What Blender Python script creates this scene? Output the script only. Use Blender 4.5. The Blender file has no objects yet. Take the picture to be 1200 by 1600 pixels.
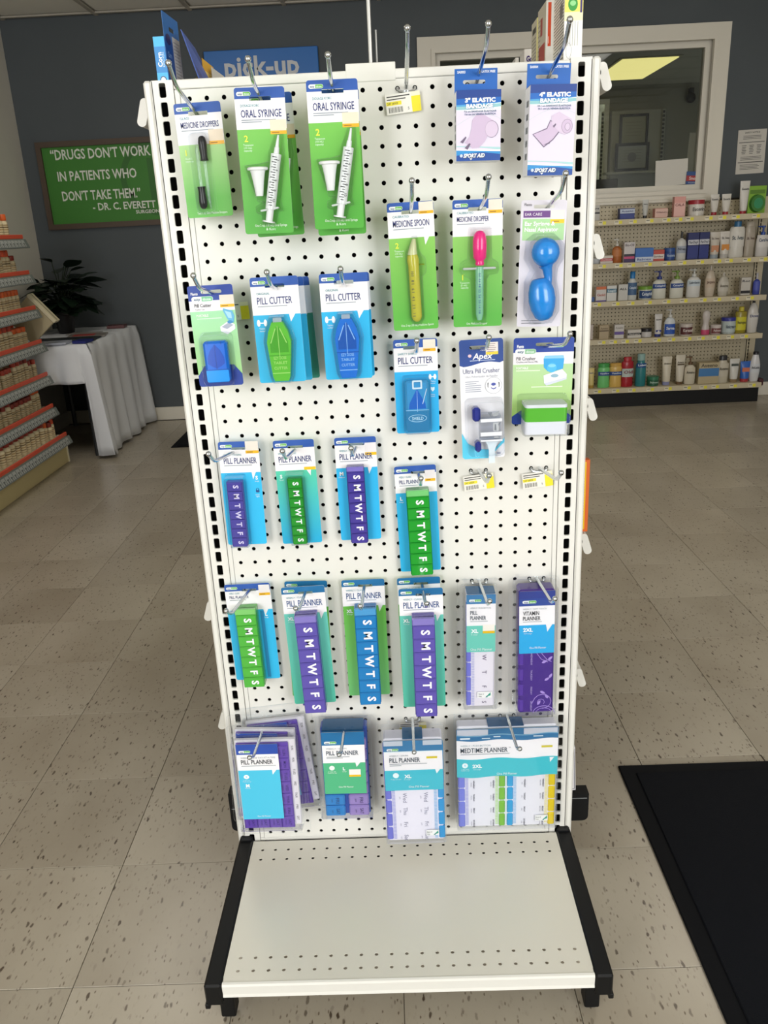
import bpy, bmesh, math, random
from mathutils import Vector, Matrix
from mathutils.geometry import tessellate_polygon
random.seed(7)
SC = bpy.context.scene
COL = SC.collection
IN = 0.0254
R = math.radians

# ------------------------------------------------------------------ camera
cam_d = bpy.data.cameras.new('camera')
cam = bpy.data.objects.new('camera', cam_d); COL.objects.link(cam)
yaw, pitch, roll = -0.0227, -0.3357, -0.0466
f_ = Vector((math.sin(yaw)*math.cos(pitch), math.cos(yaw)*math.cos(pitch), math.sin(pitch)))
r_ = Vector((math.cos(yaw), -math.sin(yaw), 0)); u_ = r_.cross(f_)
r2 = r_*math.cos(roll) + u_*math.sin(roll); u2 = -r_*math.sin(roll) + u_*math.cos(roll)
CAMP = Vector((0.0198, -1.3224, 1.2950))
mw = Matrix(((r2.x, u2.x, -f_.x, CAMP.x), (r2.y, u2.y, -f_.y, CAMP.y), (r2.z, u2.z, -f_.z, CAMP.z), (0, 0, 0, 1)))
cam.matrix_world = mw
cam_d.sensor_fit = 'VERTICAL'; cam_d.sensor_height = 36; cam_d.lens = 1270.75/1600*36
cam_d.clip_start = 0.02
SC.camera = cam

# ------------------------------------------------------------------ world, lights, exposure
wd = bpy.data.worlds.new('sky'); SC.world = wd; wd.use_nodes = True
bgn = wd.node_tree.nodes['Background']
bgn.inputs[0].default_value = (0.80, 0.90, 1.0, 1); bgn.inputs[1].default_value = 1.2

def area(name, loc, rot, sx, sy, power, col):
    l = bpy.data.lights.new(name, 'AREA'); l.shape = 'RECTANGLE'; l.size = sx; l.size_y = sy
    l.energy = power; l.color = col
    o = bpy.data.objects.new(name, l); COL.objects.link(o); o.location = loc; o.rotation_euler = rot
    return o
# daylight from the shop front behind the camera, split in two to avoid glare
area('shop_window_daylight_left', (-1.76, -3.25, 1.55), (R(90), 0, R(0)), 1.25, 2.0, 64, (1.0, 0.99, 0.97))
area('shop_window_daylight_right', (2.15, -3.25, 1.55), (R(90), 0, R(0)), 1.9, 2.0, 84, (1.0, 0.99, 0.97))
SC.view_settings.view_transform = 'Standard'; SC.view_settings.look = 'None'
SC.view_settings.gamma = 1; SC.view_settings.use_curve_mapping = False
SC.view_settings.exposure = 0.0
SC.cycles.transparent_max_bounces = 20

# ------------------------------------------------------------------ materials
_mats = {}
def lin(h):
    h = h.lstrip('#'); o = []
    for i in (0, 2, 4):
        c = int(h[i:i+2], 16)/255
        o.append(c/12.92 if c <= .04045 else ((c+.055)/1.055)**2.4)
    return (*o, 1)
def C(h, rough=.45, metal=0.0, trans=0.0, coat=0.0, spec=.5):
    k = (h, rough, metal, trans, coat, spec)
    if k in _mats: return _mats[k]
    m = bpy.data.materials.new('paint_'+h.lstrip('#')); m.use_nodes = True
    b = m.node_tree.nodes['Principled BSDF']
    b.inputs['Base Color'].default_value = lin(h); b.inputs['Roughness'].default_value = rough
    b.inputs['Metallic'].default_value = metal; b.inputs['Transmission Weight'].default_value = trans
    b.inputs['Coat Weight'].default_value = coat; b.inputs['Specular IOR Level'].default_value = spec
    b.inputs['Coat Roughness'].default_value = .12
    _mats[k] = m
    return m
def P(h): return C(h, .42, coat=.06)            # glossy printed board
def PL(h): return C(h, .16, coat=.3)            # shiny moulded plastic
def nodes_mat(name):
    m = bpy.data.materials.new(name); m.use_nodes = True
    nt = m.node_tree; return m, nt, nt.nodes['Principled BSDF']
def grad(name, top, bot, z0, z1, rough=.36):    # printed colour fade down a card (object z, metres)
    m, nt, b = nodes_mat(name)
    tc = nt.nodes.new('ShaderNodeTexCoord'); sx = nt.nodes.new('ShaderNodeSeparateXYZ')
    mr = nt.nodes.new('ShaderNodeMapRange'); mx = nt.nodes.new('ShaderNodeMix'); mx.data_type = 'RGBA'
    nt.links.new(tc.outputs['Object'], sx.inputs[0]); nt.links.new(sx.outputs['Z'], mr.inputs['Value'])
    mr.inputs['From Min'].default_value = z0*IN; mr.inputs['From Max'].default_value = z1*IN
    nt.links.new(mr.outputs[0], mx.inputs['Factor'])
    mx.inputs['A'].default_value = lin(top); mx.inputs['B'].default_value = lin(bot)
    nt.links.new(mx.outputs['Result'], b.inputs['Base Color']); b.inputs['Roughness'].default_value = rough
    b.inputs['Coat Weight'].default_value = .12
    return m
def clear(name, tint=(.97, .98, .99), gl=.10, rough=.1):
    m = bpy.data.materials.new(name); m.use_nodes = True; nt = m.node_tree; nt.nodes.clear()
    out = nt.nodes.new('ShaderNodeOutputMaterial'); mix = nt.nodes.new('ShaderNodeMixShader')
    tr = nt.nodes.new('ShaderNodeBsdfTransparent'); g = nt.nodes.new('ShaderNodeBsdfGlossy')
    lw = nt.nodes.new('ShaderNodeLayerWeight'); lw.inputs[0].default_value = .35
    mul = nt.nodes.new('ShaderNodeMath'); mul.operation = 'MULTIPLY_ADD'
    mul.inputs[1].default_value = .45; mul.inputs[2].default_value = gl
    tr.inputs[0].default_value = (*tint, 1); g.inputs['Roughness'].default_value = rough
    g.inputs[0].default_value = (.9, .93, .97, 1)
    nt.links.new(lw.outputs['Fresnel'], mul.inputs[0]); nt.links.new(mul.outputs[0], mix.inputs[0])
    nt.links.new(tr.outputs[0], mix.inputs[1]); nt.links.new(g.outputs[0], mix.inputs[2])
    nt.links.new(mix.outputs[0], out.inputs[0])
    return m
CLEAR = clear('clear_blister', (.985, .99, .995), gl=.010, rough=.06)
CLAM = clear('clear_clamshell', (.988, .99, .994), .012, .07)
GLASS = clear('window_glass', (.78, .79, .76), .0, .02)
RIM = clear('clear_blister_rim', (.96, .98, .99), .10, .08)
CLRPL = clear('clear_moulded_plastic', (.93, .95, .96), .03, .06)
YELPL = clear('yellow_tinted_plastic', (.93, .86, .34), .05, .12)
CRUSH = clear('clear_crusher_plastic', (.95, .96, .985), .14, .12)
CHROME = C('#c9cdd0', .16, 1.0)
BLACK = C('#0a0b0d', .5, spec=.28)
RUB = C('#15171b', .3)
def painted(name, h, rough, bump=.02, scale=900, var=.03, spec=.5):
    m, nt, b = nodes_mat(name); b.inputs['Specular IOR Level'].default_value = spec
    tc = nt.nodes.new('ShaderNodeTexCoord'); n = nt.nodes.new('ShaderNodeTexNoise'); n.inputs['Scale'].default_value = scale
    bp = nt.nodes.new('ShaderNodeBump'); bp.inputs['Strength'].default_value = bump; bp.inputs['Distance'].default_value = .001
    nt.links.new(tc.outputs['Object'], n.inputs['Vector']); nt.links.new(n.outputs[0], bp.inputs['Height'])
    nt.links.new(bp.outputs[0], b.inputs['Normal'])
    n2 = nt.nodes.new('ShaderNodeTexNoise'); n2.inputs['Scale'].default_value = 2.3; n2.inputs['Detail'].default_value = 4
    nt.links.new(tc.outputs['Object'], n2.inputs['Vector'])
    hs = nt.nodes.new('ShaderNodeHueSaturation'); hs.inputs['Color'].default_value = lin(h)
    mr = nt.nodes.new('ShaderNodeMapRange'); mr.inputs['From Min'].default_value = .3; mr.inputs['From Max'].default_value = .7
    mr.inputs['To Min'].default_value = 1-var; mr.inputs['To Max'].default_value = 1+var
    nt.links.new(n2.outputs[0], mr.inputs['Value']); nt.links.new(mr.outputs[0], hs.inputs['Value'])
    nt.links.new(hs.outputs[0], b.inputs['Base Color']); b.inputs['Roughness'].default_value = rough
    return m
WHITE_METAL = painted('white_powder_coat', '#e6e5df', .33, .03, 700, .012)
DECK_METAL = painted('cream_deck_coat', '#dcd9cd', .30, .03, 700, .02)
SLATE = painted('slate_wall_paint', '#4c5256', .75, .15, 220, .05)
PALEWALL = painted('pale_wall_paint', '#cfccc2', .7, .12, 220, .03)
TRIM = painted('white_trim_paint', '#d9d4c7', .42, .02, 300, .02)
BEIGE_METAL = painted('beige_shelf_coat', '#c3b89d', .45, .02, 700, .03)
CEIL = painted('ceiling_board', '#e8e4da', .85, .5, 140, .02)

# ------------------------------------------------------------------ mesh builder
class MB:
    def __init__(s, k=1.0): s.k = k; s.v = []; s.f = []; s.m = []; s.mats = []
    def mi(s, mat):
        if mat not in s.mats: s.mats.append(mat)
        return s.mats.index(mat)
    def add(s, vs, fs, mat, T=None):
        n = len(s.v); i = s.mi(mat)
        for p in vs:
            p = Vector(p)
            if T is not None: p = T @ p
            s.v.append((p.x*s.k, p.y*s.k, p.z*s.k))
        for f in fs: s.f.append([a+n for a in f]); s.m.append(i)
    def box(s, a, b, mat, ch=0, T=None):
        (x0, y0, z0), (x1, y1, z1) = [[min(a[i], b[i]) for i in range(3)], [max(a[i], b[i]) for i in range(3)]]
        if ch <= 0:
            vs = [(x, y, z) for x in (x0, x1) for y in (y0, y1) for z in (z0, z1)]
            s.add(vs, [(0, 1, 3, 2), (4, 6, 7, 5), (0, 4, 5, 1), (2, 3, 7, 6), (0, 2, 6, 4), (1, 5, 7, 3)], mat, T); return
        ch = min(ch, .49*min(x1-x0, y1-y0, z1-z0))
        bm = bmesh.new(); bmesh.ops.create_cube(bm, size=1)
        for v in bm.verts: v.co = Vector(((x0+x1)/2+v.co.x*(x1-x0), (y0+y1)/2+v.co.y*(y1-y0), (z0+z1)/2+v.co.z*(z1-z0)))
        bmesh.ops.bevel(bm, geom=list(bm.edges), offset=ch, segments=2 if ch*s.k > .004 else 1, affect='EDGES', profile=.5)
        bm.verts.index_update()
        s.add([v.co.copy() for v in bm.verts], [[v.index for v in f.verts] for f in bm.faces], mat, T); bm.free()
    def prism(s, loops, y0, y1, mat, T=None, back=True, side=None, inset=0):
        """loops of (x,z), first the outline, rest holes; y0 is the front (towards -y)"""
        pts = [p for l in loops for p in l]; n = len(pts)
        tri = tessellate_polygon([[Vector((x, z, 0)) for x, z in l] for l in loops])
        vs = [(x, y0, z) for x, z in pts]; fs = []
        for t in tri:
            a, b, c = [pts[i] for i in t]
            ccw = (b[0]-a[0])*(c[1]-a[1])-(b[1]-a[1])*(c[0]-a[0]) > 0
            fs.append(tuple(t) if ccw else tuple(reversed(t)))
        s.add(vs, fs, mat, T)
        if y1 == y0: return
        if inset:
            cx = sum(p[0] for p in loops[0])/len(loops[0]); cz = sum(p[1] for p in loops[0])/len(loops[0])
            def off(p):
                dx, dz = p[0]-cx, p[1]-cz; L = math.hypot(dx, dz) or 1
                return (p[0]+dx/L*inset, p[1]+dz/L*inset)
        else: off = lambda p: p
        bk = [off(p) for p in pts]
        if back: s.add([(x, y1, z) for x, z in bk], [tuple(reversed(f)) for f in fs], mat, T)
        i0 = 0
        for li, l in enumerate(loops):
            k = len(l); ar = sum(l[i][0]*l[(i+1) % k][1]-l[(i+1) % k][0]*l[i][1] for i in range(k))
            vv = [(x, y0, z) for x, z in l]+[(*(bk[i0+i][:1]), y1, bk[i0+i][1]) for i in range(k)]
            q = []
            for i in range(k):
                j = (i+1) % k; f = (i, i+k, j+k, j)
                out = (ar > 0) == (li == 0)
                q.append(f if out else tuple(reversed(f)))
            s.add(vv, q, side or mat, T); i0 += k
    def tube(s, pts, r, mat, n=8, T=None, caps=True):
        pts = [Vector(p) for p in pts]; rs = r if isinstance(r, (list, tuple)) else [r]*len(pts)
        vs = []; fs = []; prev = None
        for i, p in enumerate(pts):
            d = (pts[min(i+1, len(pts)-1)]-pts[max(i-1, 0)]).normalized()
            ref = prev if prev is not None else (Vector((0, 0, 1)) if abs(d.z) < .9 else Vector((1, 0, 0)))
            a = (ref - d*ref.dot(d)).normalized(); b = d.cross(a); prev = a
            for k in range(n):
                t = 2*math.pi*k/n; vs.append(p+(a*math.cos(t)+b*math.sin(t))*rs[i])
        for i in range(len(pts)-1):
            for k in range(n):
                k2 = (k+1) % n; fs.append((i*n+k, i*n+k2, (i+1)*n+k2, (i+1)*n+k))
        if caps: fs.append(tuple(reversed(range(n)))); fs.append(tuple(range((len(pts)-1)*n, len(pts)*n)))
        s.add(vs, fs, mat, T)
    def lathe(s, prof, mat, n=14, T=None, sx=1, sy=1):
        """prof: list of (radius, z) bottom to top, about the z axis"""
        vs = []; fs = []
        for r, z in prof:
            for k in range(n):
                t = 2*math.pi*k/n; vs.append((r*math.cos(t)*sx, r*math.sin(t)*sy, z))
        for i in range(len(prof)-1):
            for k in range(n):
                k2 = (k+1) % n; fs.append((i*n+k, i*n+k2, (i+1)*n+k2, (i+1)*n+k))
        fs.append(tuple(reversed(range(n)))); fs.append(tuple(range((len(prof)-1)*n, len(prof)*n)))
        s.add(vs, fs, mat, T)
    def ball(s, c, r, mat, n=12, m=8, sc=(1, 1, 1)):
        pr = [(r*math.sin(math.pi*i/m)+1e-6, -r*math.cos(math.pi*i/m)) for i in range(m+1)]
        s.lathe(pr, mat, n, Matrix.Translation(c) @ Matrix.Diagonal((*sc, 1)))
    def text(s, t, x, z, h, mat, w=None, anchor='l', rot=0, bold=0, y=0, T=None, shear=0):
        gv, gf, cap = glyphs(t, bold, shear)
        if not gv: return
        xs = [p[0] for p in gv]; x0, x1 = min(xs), max(xs)
        sz = h/cap; sx = sz if w is None else w/max(x1-x0, 1e-6)
        W = (x1-x0)*sx; ox = {'l': 0, 'c': -W/2, 'r': -W}[anchor]
        ca, sa = math.cos(R(rot)), math.sin(R(rot)); vs = []
        for gx, gy in gv:
            lx = (gx-x0)*sx+ox; lz = gy*sz-h/2
            vs.append((x+lx*ca-lz*sa, y, z+lx*sa+lz*ca))
        s.add(vs, gf, mat, T)
    def build(s, name, parent=None, smooth=False, angle=35):
        me = bpy.data.meshes.new(name); me.from_pydata(s.v, [], s.f)
        for m in s.mats: me.materials.append(m)
        me.polygons.foreach_set('material_index', s.m)
        if smooth:
            me.polygons.foreach_set('use_smooth', [True]*len(me.polygons)); me.set_sharp_from_angle(angle=R(angle))
        me.update()
        o = bpy.data.objects.new(name, me); COL.objects.link(o)
        if parent is not None: o.parent = parent
        return o

_gc = {}
def glyphs(t, bold=0, shear=0):
    k = (t, bold, shear)
    if k in _gc: return _gc[k]
    def raw(txt):
        cu = bpy.data.curves.new('t', 'FONT'); cu.body = txt; cu.resolution_u = 2; cu.offset = bold; cu.shear = shear
        ob = bpy.data.objects.new('t', cu); me = ob.to_mesh()
        v = [(p.co.x, p.co.y) for p in me.vertices]; f = [tuple(q.vertices) for q in me.polygons]
        ob.to_mesh_clear(); bpy.data.objects.remove(ob); bpy.data.curves.remove(cu)
        return v, f
    if 'cap' not in _gc:
        _gc['cap'] = 1; v, _ = raw('H'); _gc['cap'] = max(p[1] for p in v)
    v, f = raw(t); _gc[k] = (v, f, _gc['cap'])
    return _gc[k]

def thing(name, label, cat, loc=(0, 0, 0), rot=(0, 0, 0), group=None):
    o = bpy.data.objects.new(name, None); COL.objects.link(o); o.empty_display_size = .02
    o.location = loc; o.rotation_euler = rot; o['label'] = label; o['category'] = cat
    if group: o['group'] = group
    return o
def tag(o, label, cat, group=None):
    o['label'] = label; o['category'] = cat
    if group: o['group'] = group
    return o
def struct(o): o['kind'] = 'structure'; return o
def dup(root, loc, rot=None, label=None, group=None):
    r = root.copy(); COL.objects.link(r); r.location = loc
    if rot: r.rotation_euler = rot
    if label: r['label'] = label
    if group: r['group'] = group
    for ch in list(root.children):
        c = ch.copy(); COL.objects.link(c); c.parent = r
        for g in ch.children:
            d = g.copy(); COL.objects.link(d); d.parent = c
    return r

def rrect(x0, z0, x1, z1, r=0, seg=4, corners=(1, 1, 1, 1)):
    """outline counter-clockwise from bottom-left; corners = bl, br, tr, tl"""
    x0, x1 = min(x0, x1), max(x0, x1); z0, z1 = min(z0, z1), max(z0, z1); o = []
    for (cx, cz, a0, on) in ((x0, z0, 180, corners[0]), (x1, z0, 270, corners[1]), (x1, z1, 0, corners[2]), (x0, z1, 90, corners[3])):
        if r <= 0 or not on: o.append((cx, cz)); continue
        ix = cx+(r if cx == x0 else -r); iz = cz+(r if cz == z0 else -r)
        for k in range(seg+1):
            a = R(a0+90*k/seg); o.append((ix+r*math.cos(a), iz+r*math.sin(a)))
    return o
def ell(cx, cz, rx, rz, n=20): return [(cx+rx*math.cos(2*math.pi*k/n), cz+rz*math.sin(2*math.pi*k/n)) for k in range(n)]
# ------------------------------------------------------------------ room shell
XL, XR, YF, YB, ZC = -2.47, 3.45, -3.35, 4.70, 2.68
def tile_material():
    m, nt, b = nodes_mat('vinyl_tile')
    N = nt.nodes.new; Lk = nt.links.new
    tc = N('ShaderNodeTexCoord'); oi = N('ShaderNodeObjectInfo')
    sc = N('ShaderNodeVectorMath'); sc.operation = 'SCALE'; sc.inputs['Scale'].default_value = 37.0
    cx = N('ShaderNodeCombineXYZ'); Lk(oi.outputs['Random'], cx.inputs[0]); Lk(oi.outputs['Random'], cx.inputs[1])
    Lk(cx.outputs[0], sc.inputs[0])
    ad = N('ShaderNodeVectorMath'); ad.operation = 'ADD'; Lk(tc.outputs['Object'], ad.inputs[0]); Lk(sc.outputs[0], ad.inputs[1])
    def mapping(s, rz=0):
        mp = N('ShaderNodeMapping'); mp.inputs['Scale'].default_value = s; mp.inputs['Rotation'].default_value = (0, 0, rz)
        Lk(ad.outputs[0], mp.inputs[0]); return mp
    # long flecks
    def fleck(s, thr, keep, rz):
        mp = mapping(s, rz)
        wob = N('ShaderNodeTexNoise'); wob.inputs['Scale'].default_value = 60; Lk(ad.outputs[0], wob.inputs['Vector'])
        va = N('ShaderNodeVectorMath'); va.operation = 'MULTIPLY_ADD'; va.inputs[1].default_value = (.7, .7, 0)
        Lk(wob.outputs['Color'], va.inputs[0]); Lk(mp.outputs[0], va.inputs[2])
        vo = N('ShaderNodeTexVoronoi'); vo.voronoi_dimensions = '2D'; vo.inputs['Scale'].default_value = 1; Lk(va.outputs[0], vo.inputs['Vector'])
        mr = N('ShaderNodeMapRange'); mr.inputs['From Min'].default_value = thr*.55; mr.inputs['From Max'].default_value = thr
        mr.inputs['To Min'].default_value = 1; mr.inputs['To Max'].default_value = 0; Lk(vo.outputs['Distance'], mr.inputs['Value'])
        sp = N('ShaderNodeSeparateXYZ'); Lk(vo.outputs['Color'], sp.inputs[0])
        gt = N('ShaderNodeMath'); gt.operation = 'GREATER_THAN'; gt.inputs[1].default_value = keep; Lk(sp.outputs[0], gt.inputs[0])
        mu = N('ShaderNodeMath'); mu.operation = 'MULTIPLY'; Lk(mr.outputs[0], mu.inputs[0]); Lk(gt.outputs[0], mu.inputs[1])
        mu2 = N('ShaderNodeMath'); mu2.operation = 'MULTIPLY'; Lk(mu.outputs[0], mu2.inputs[0]); Lk(sp.outputs[1], mu2.inputs[1])
        return mu2
    f1 = fleck((88, 36, 1), .30, .87, .12); f2 = fleck((180, 74, 1), .34, .84, -.1)
    n1 = N('ShaderNodeTexNoise'); n1.inputs['Scale'].default_value = 3.2; n1.inputs['Detail'].default_value = 6
    mp = mapping((1, .5, 1)); Lk(mp.outputs[0], n1.inputs['Vector'])
    ramp = N('ShaderNodeValToRGB'); Lk(n1.outputs[0], ramp.inputs[0])
    ramp.color_ramp.elements[0].position = .30; ramp.color_ramp.elements[0].color = lin('#9d9382')
    ramp.color_ramp.elements[1].position = .72; ramp.color_ramp.elements[1].color = lin('#b3ab9b')
    n2 = N('ShaderNodeTexNoise'); n2.inputs['Scale'].default_value = 120; n2.inputs['Detail'].default_value = 3
    mp2 = mapping((1, .35, 1)); Lk(mp2.outputs[0], n2.inputs['Vector'])
    mr2 = N('ShaderNodeMapRange'); mr2.inputs['From Min'].default_value = .60; mr2.inputs['From Max'].default_value = .75; mr2.inputs['To Max'].default_value = .35
    Lk(n2.outputs[0], mr2.inputs['Value'])
    def mix(fac, a, bcol, k):
        mu = N('ShaderNodeMath'); mu.operation = 'MULTIPLY'; mu.inputs[1].default_value = k; Lk(fac, mu.inputs[0])
        mx = N('ShaderNodeMix'); mx.data_type = 'RGBA'; Lk(mu.outputs[0], mx.inputs['Factor']); Lk(a, mx.inputs['A'])
        mx.inputs['B'].default_value = lin(bcol); return mx.outputs['Result']
    c = mix(mr2.outputs[0], ramp.outputs[0], '#7d6f5b', .7)
    c = mix(f2.outputs[0], c, '#5f5241', 1.0)
    c = mix(f1.outputs[0], c, '#4a3d2f', 1.1)
    hs = N('ShaderNodeHueSaturation'); Lk(c, hs.inputs['Color'])
    mr3 = N('ShaderNodeMapRange'); mr3.inputs['To Min'].default_value = .95; mr3.inputs['To Max'].default_value = 1.05
    Lk(oi.outputs['Random'], mr3.inputs['Value']); Lk(mr3.outputs[0], hs.inputs['Value'])
    Lk(hs.outputs[0], b.inputs['Base Color'])
    b.inputs['Roughness'].default_value = .33; b.inputs['Coat Weight'].default_value = .25; b.inputs['Coat Roughness'].default_value = .22
    return m
TILE = tile_material()
mb = MB(); mb.box((XL-.1, YF-.1, -.12), (XR+.1, 9.1, -.004), C('#5c5343', .8))
floor = struct(mb.build('floor'))
T_ = 12*IN; tr = .008; tx, ty = -.9316, .7105
g = .0006
tmb = MB(); tmb.box((g, g, -.004), (T_-g, T_-g, 0), TILE, .0006)
tm0 = tmb.build('tile', floor); tile_mesh = tm0.data
cand = []
for i in range(-6, 16):
    for j in range(-14, 15):
        x = tx+T_*(i*math.cos(tr)-j*math.sin(tr)); y = ty+T_*(i*math.sin(tr)+j*math.cos(tr))
        if x < XL-.02 or x > XR-.25 or y < YF or y > YB-.25: continue
        d = Vector((x+.15, y+.15, 0))-CAMP
        Z = d.dot(f_); vis = False
        if Z > .2:
            px, py = 600+1270*d.dot(r2)/Z, 800-1270*d.dot(u2)/Z
            vis = -120 < px < 1320 and 380 < py < 1760
        cand.append((0 if vis else 1, d.length, x, y))
cand.sort()
rest = MB(); first = True
for n, (nv, dl, x, y) in enumerate(cand):
    if n < 290:
        if first: o = tm0; first = False
        else: o = bpy.data.objects.new('tile', tile_mesh); COL.objects.link(o); o.parent = floor
        o.location = (x, y, 0); o.rotation_euler = (0, 0, tr)
    else:
        rest.box((x+g, y+g, -.004), (x+T_-g, y+T_-g, 0), TILE)
if rest.v: rest.build('outlying_tiles', floor)['kind'] = 'stuff'

# walls
WX0, WX1, WZ0, WZ1 = .345, 2.175, 1.435, 2.365       # opening of the pass-through window
mb = MB(); y0, y1 = YB, YB+.12
mb.box((XL-.1, y0, 0), (WX0, y1, ZC+.1), SLATE); mb.box((WX1, y0, 0), (XR+.1, y1, ZC+.1), SLATE)
mb.box((WX0, y0, 0), (WX1, y1, WZ0), SLATE); mb.box((WX0, y0, WZ1), (WX1, y1, ZC+.1), SLATE)
struct(mb.build('wall_back'))
mb = MB(); mb.box((XL-.1, YF, 0), (XL, YB, ZC+.1), PALEWALL); struct(mb.build('wall_left'))
mb = MB(); mb.box((XR, YF, 0), (XR+.1, YB, ZC+.1), PALEWALL); struct(mb.build('wall_right'))
mb = MB()                                              # street side, with the shop window opening
for a, b in ((XL-.1, -2.42), (-.98, 1.18), (3.12, XR+.1)): mb.box((a, YF-.1, 0), (b, YF, ZC+.1), PALEWALL)
for a, b in ((-2.42, -.98), (1.18, 3.12)): mb.box((a, YF-.1, 0), (b, YF, .52), PALEWALL); mb.box((a, YF-.1, 2.58), (b, YF, ZC+.1), PALEWALL)
struct(mb.build('wall_front'))
for nm, a, b in (('baseboard_back', (XL, YB-.014, 0), (XR, YB, .098)), ('baseboard_left', (XL, YF, 0), (XL+.014, YB-.015, .098)), ('baseboard_right', (XR-.014, YF, 0), (XR, YB-.015, .098))):
    mb = MB(); mb.box(a, b, TRIM, .004); struct(mb.build(nm))
# ceiling: grid with lay-in boards
mb = MB(); mb.box((XL, YF, ZC+.02), (XR, YB, ZC+.06), CEIL)
ceil = struct(mb.build('ceiling'))
bar = C('#aaa498', .6); b0 = b1 = None
mb = MB(); mb.box((0, YF, ZC-.006), (.025, YB, ZC+.004), bar); me1 = mb
mb = MB(); mb.box((XL, 0, ZC-.007), (XR, .025, ZC+.003), bar); me2 = mb
for k in range(10):
    if b0 is None: o = b0 = me1.build('grid_bar', ceil)
    else: o = bpy.data.objects.new('grid_bar', b0.data); COL.objects.link(o); o.parent = ceil
    o.location.x = XL+.02+k*.61
for k in range(14):
    if b1 is None: o = b1 = me2.build('grid_bar', ceil)
    else: o = bpy.data.objects.new('grid_bar', b1.data); COL.objects.link(o); o.parent = ceil
    o.location.y = YF+.05+k*.61
cb = MB(); cb.box((.01, .01, 0), (.575, .575, .014), CEIL, .003); c0 = None
for i in range(9):
    for j in range(13):
        if c0 is None: c0 = o = cb.build('ceiling_board', ceil)
        else: o = bpy.data.objects.new('ceiling_board', c0.data); COL.objects.link(o); o.parent = ceil
        o.location = (XL+.045+i*.61, YF+.075+j*.61, ZC+.0045)

# pass-through window in the back wall
mb = MB()
ox0, ox1, oz0, oz1 = .239, 2.272, 1.395, 2.452
outer = [(ox0, oz0), (ox1, oz0), (ox1, oz1), (ox0, oz1)]
mid = [(WX0+.01, WZ0+.012), (WX1-.01, WZ0+.012), (WX1-.01, WZ1-.01), (WX0+.01, WZ1-.01)]
mb.prism([outer, mid], YB-.022, YB, TRIM)
mid2 = [(WX0-.015, WZ0-.012), (WX1+.015, WZ0-.012), (WX1+.015, WZ1+.015), (WX0-.015, WZ1+.015)]
mb.prism([mid2, mid], YB-.034, YB-.022, TRIM)
win = struct(mb.build('window_1'))
mb = MB()
inn = [(WX0+.045, WZ0+.05), (WX1-.045, WZ0+.05), (WX1-.045, WZ1-.045), (WX0+.045, WZ1-.045)]
mb.prism([[(WX0, WZ0), (WX1, WZ0), (WX1, WZ1), (WX0, WZ1)], inn], YB+.03, YB+.09, TRIM)
mb.build('sash_frame', win)
mb = MB(); mb.box((ox0-.01, YB-.05, oz0-.022), (ox1+.01, YB, oz0), TRIM, .004); mb.build('window_sill', win)
mb = MB(); mb.box((WX0+.045, YB+.055, WZ0+.05), (WX1-.045, YB+.06, WZ1-.045), GLASS); mb.build('pane', win)
# the dispensary behind the window
mb = MB(); DW = C('#8b8877', .8)
mb.box((-.5, 8.9, 0), (4.6, 9.0, 2.8), DW); mb.box((4.5, 4.83, 0), (4.6, 8.9, 2.8), DW); mb.box((-.6, 4.83, 0), (-.5, 8.9, 2.8), DW)
struct(mb.build('wall_dispensary'))
mb = MB(); mb.box((-.6, 4.83, 2.68), (4.6, 9.0, 2.76), C('#b5b09c', .85)); struct(mb.build('ceiling_dispensary'))

def emis(name, col, s):
    m, nt, b = nodes_mat(name); b.inputs['Emission Color'].default_value = lin(col); b.inputs['Emission Strength'].default_value = s
    b.inputs['Base Color'].default_value = lin(col); return m
t = thing('ceiling_light', 'glowing yellow fluorescent panel on the ceiling seen through the window', 'lamp', (2.49, 7.77, 2.676))
mb = MB(); mb.prism([rrect(-.29, -.62, .29, .62), rrect(-.26, -.58, .26, .58)], -.004, 0, C('#b8b29a', .5), Matrix.Rotation(R(90), 4, 'X') @ Matrix.Translation((0, .0, 0)))
mb.build('light_frame', t)
mb = MB(); mb.box((-.26, -.58, -.012), (.26, .58, -.003), emis('lit_diffuser', '#fff3a0', 1.15)); mb.build('diffuser', t)
def fill_troffer(label, x, y, power):  # unseen ceiling lamps, added to brighten the back of the room
    t = thing('ceiling_light', label, 'lamp', (x, y, ZC-.004))
    mb = MB(); mb.prism([rrect(-.30, -.61, .30, .61), list(reversed(rrect(-.27, -.58, .27, .58)))], -.012, 0, C('#d8d6ce', .5), Matrix(((1, 0, 0, 0), (0, 0, 1, 0), (0, 1, 0, 0), (0, 0, 0, 1)))); mb.build('light_frame', t)
    mb = MB(); mb.box((-.27, -.58, -.006), (.27, .58, -.002), emis('fill_panel', '#fff4de', 2.0)); mb.build('diffuser', t)
    area('troffer_fill', (x, y, ZC-.03), (0, 0, 0), .54, 1.16, power, (1.0, .94, .86))
fill_troffer('added ceiling fill panel, out of view, brightening the left aisle', -1.30, 2.35, 9)
fill_troffer('added ceiling fill panel, out of view, brightening the right aisle', 1.75, 2.35, 9)
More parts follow.
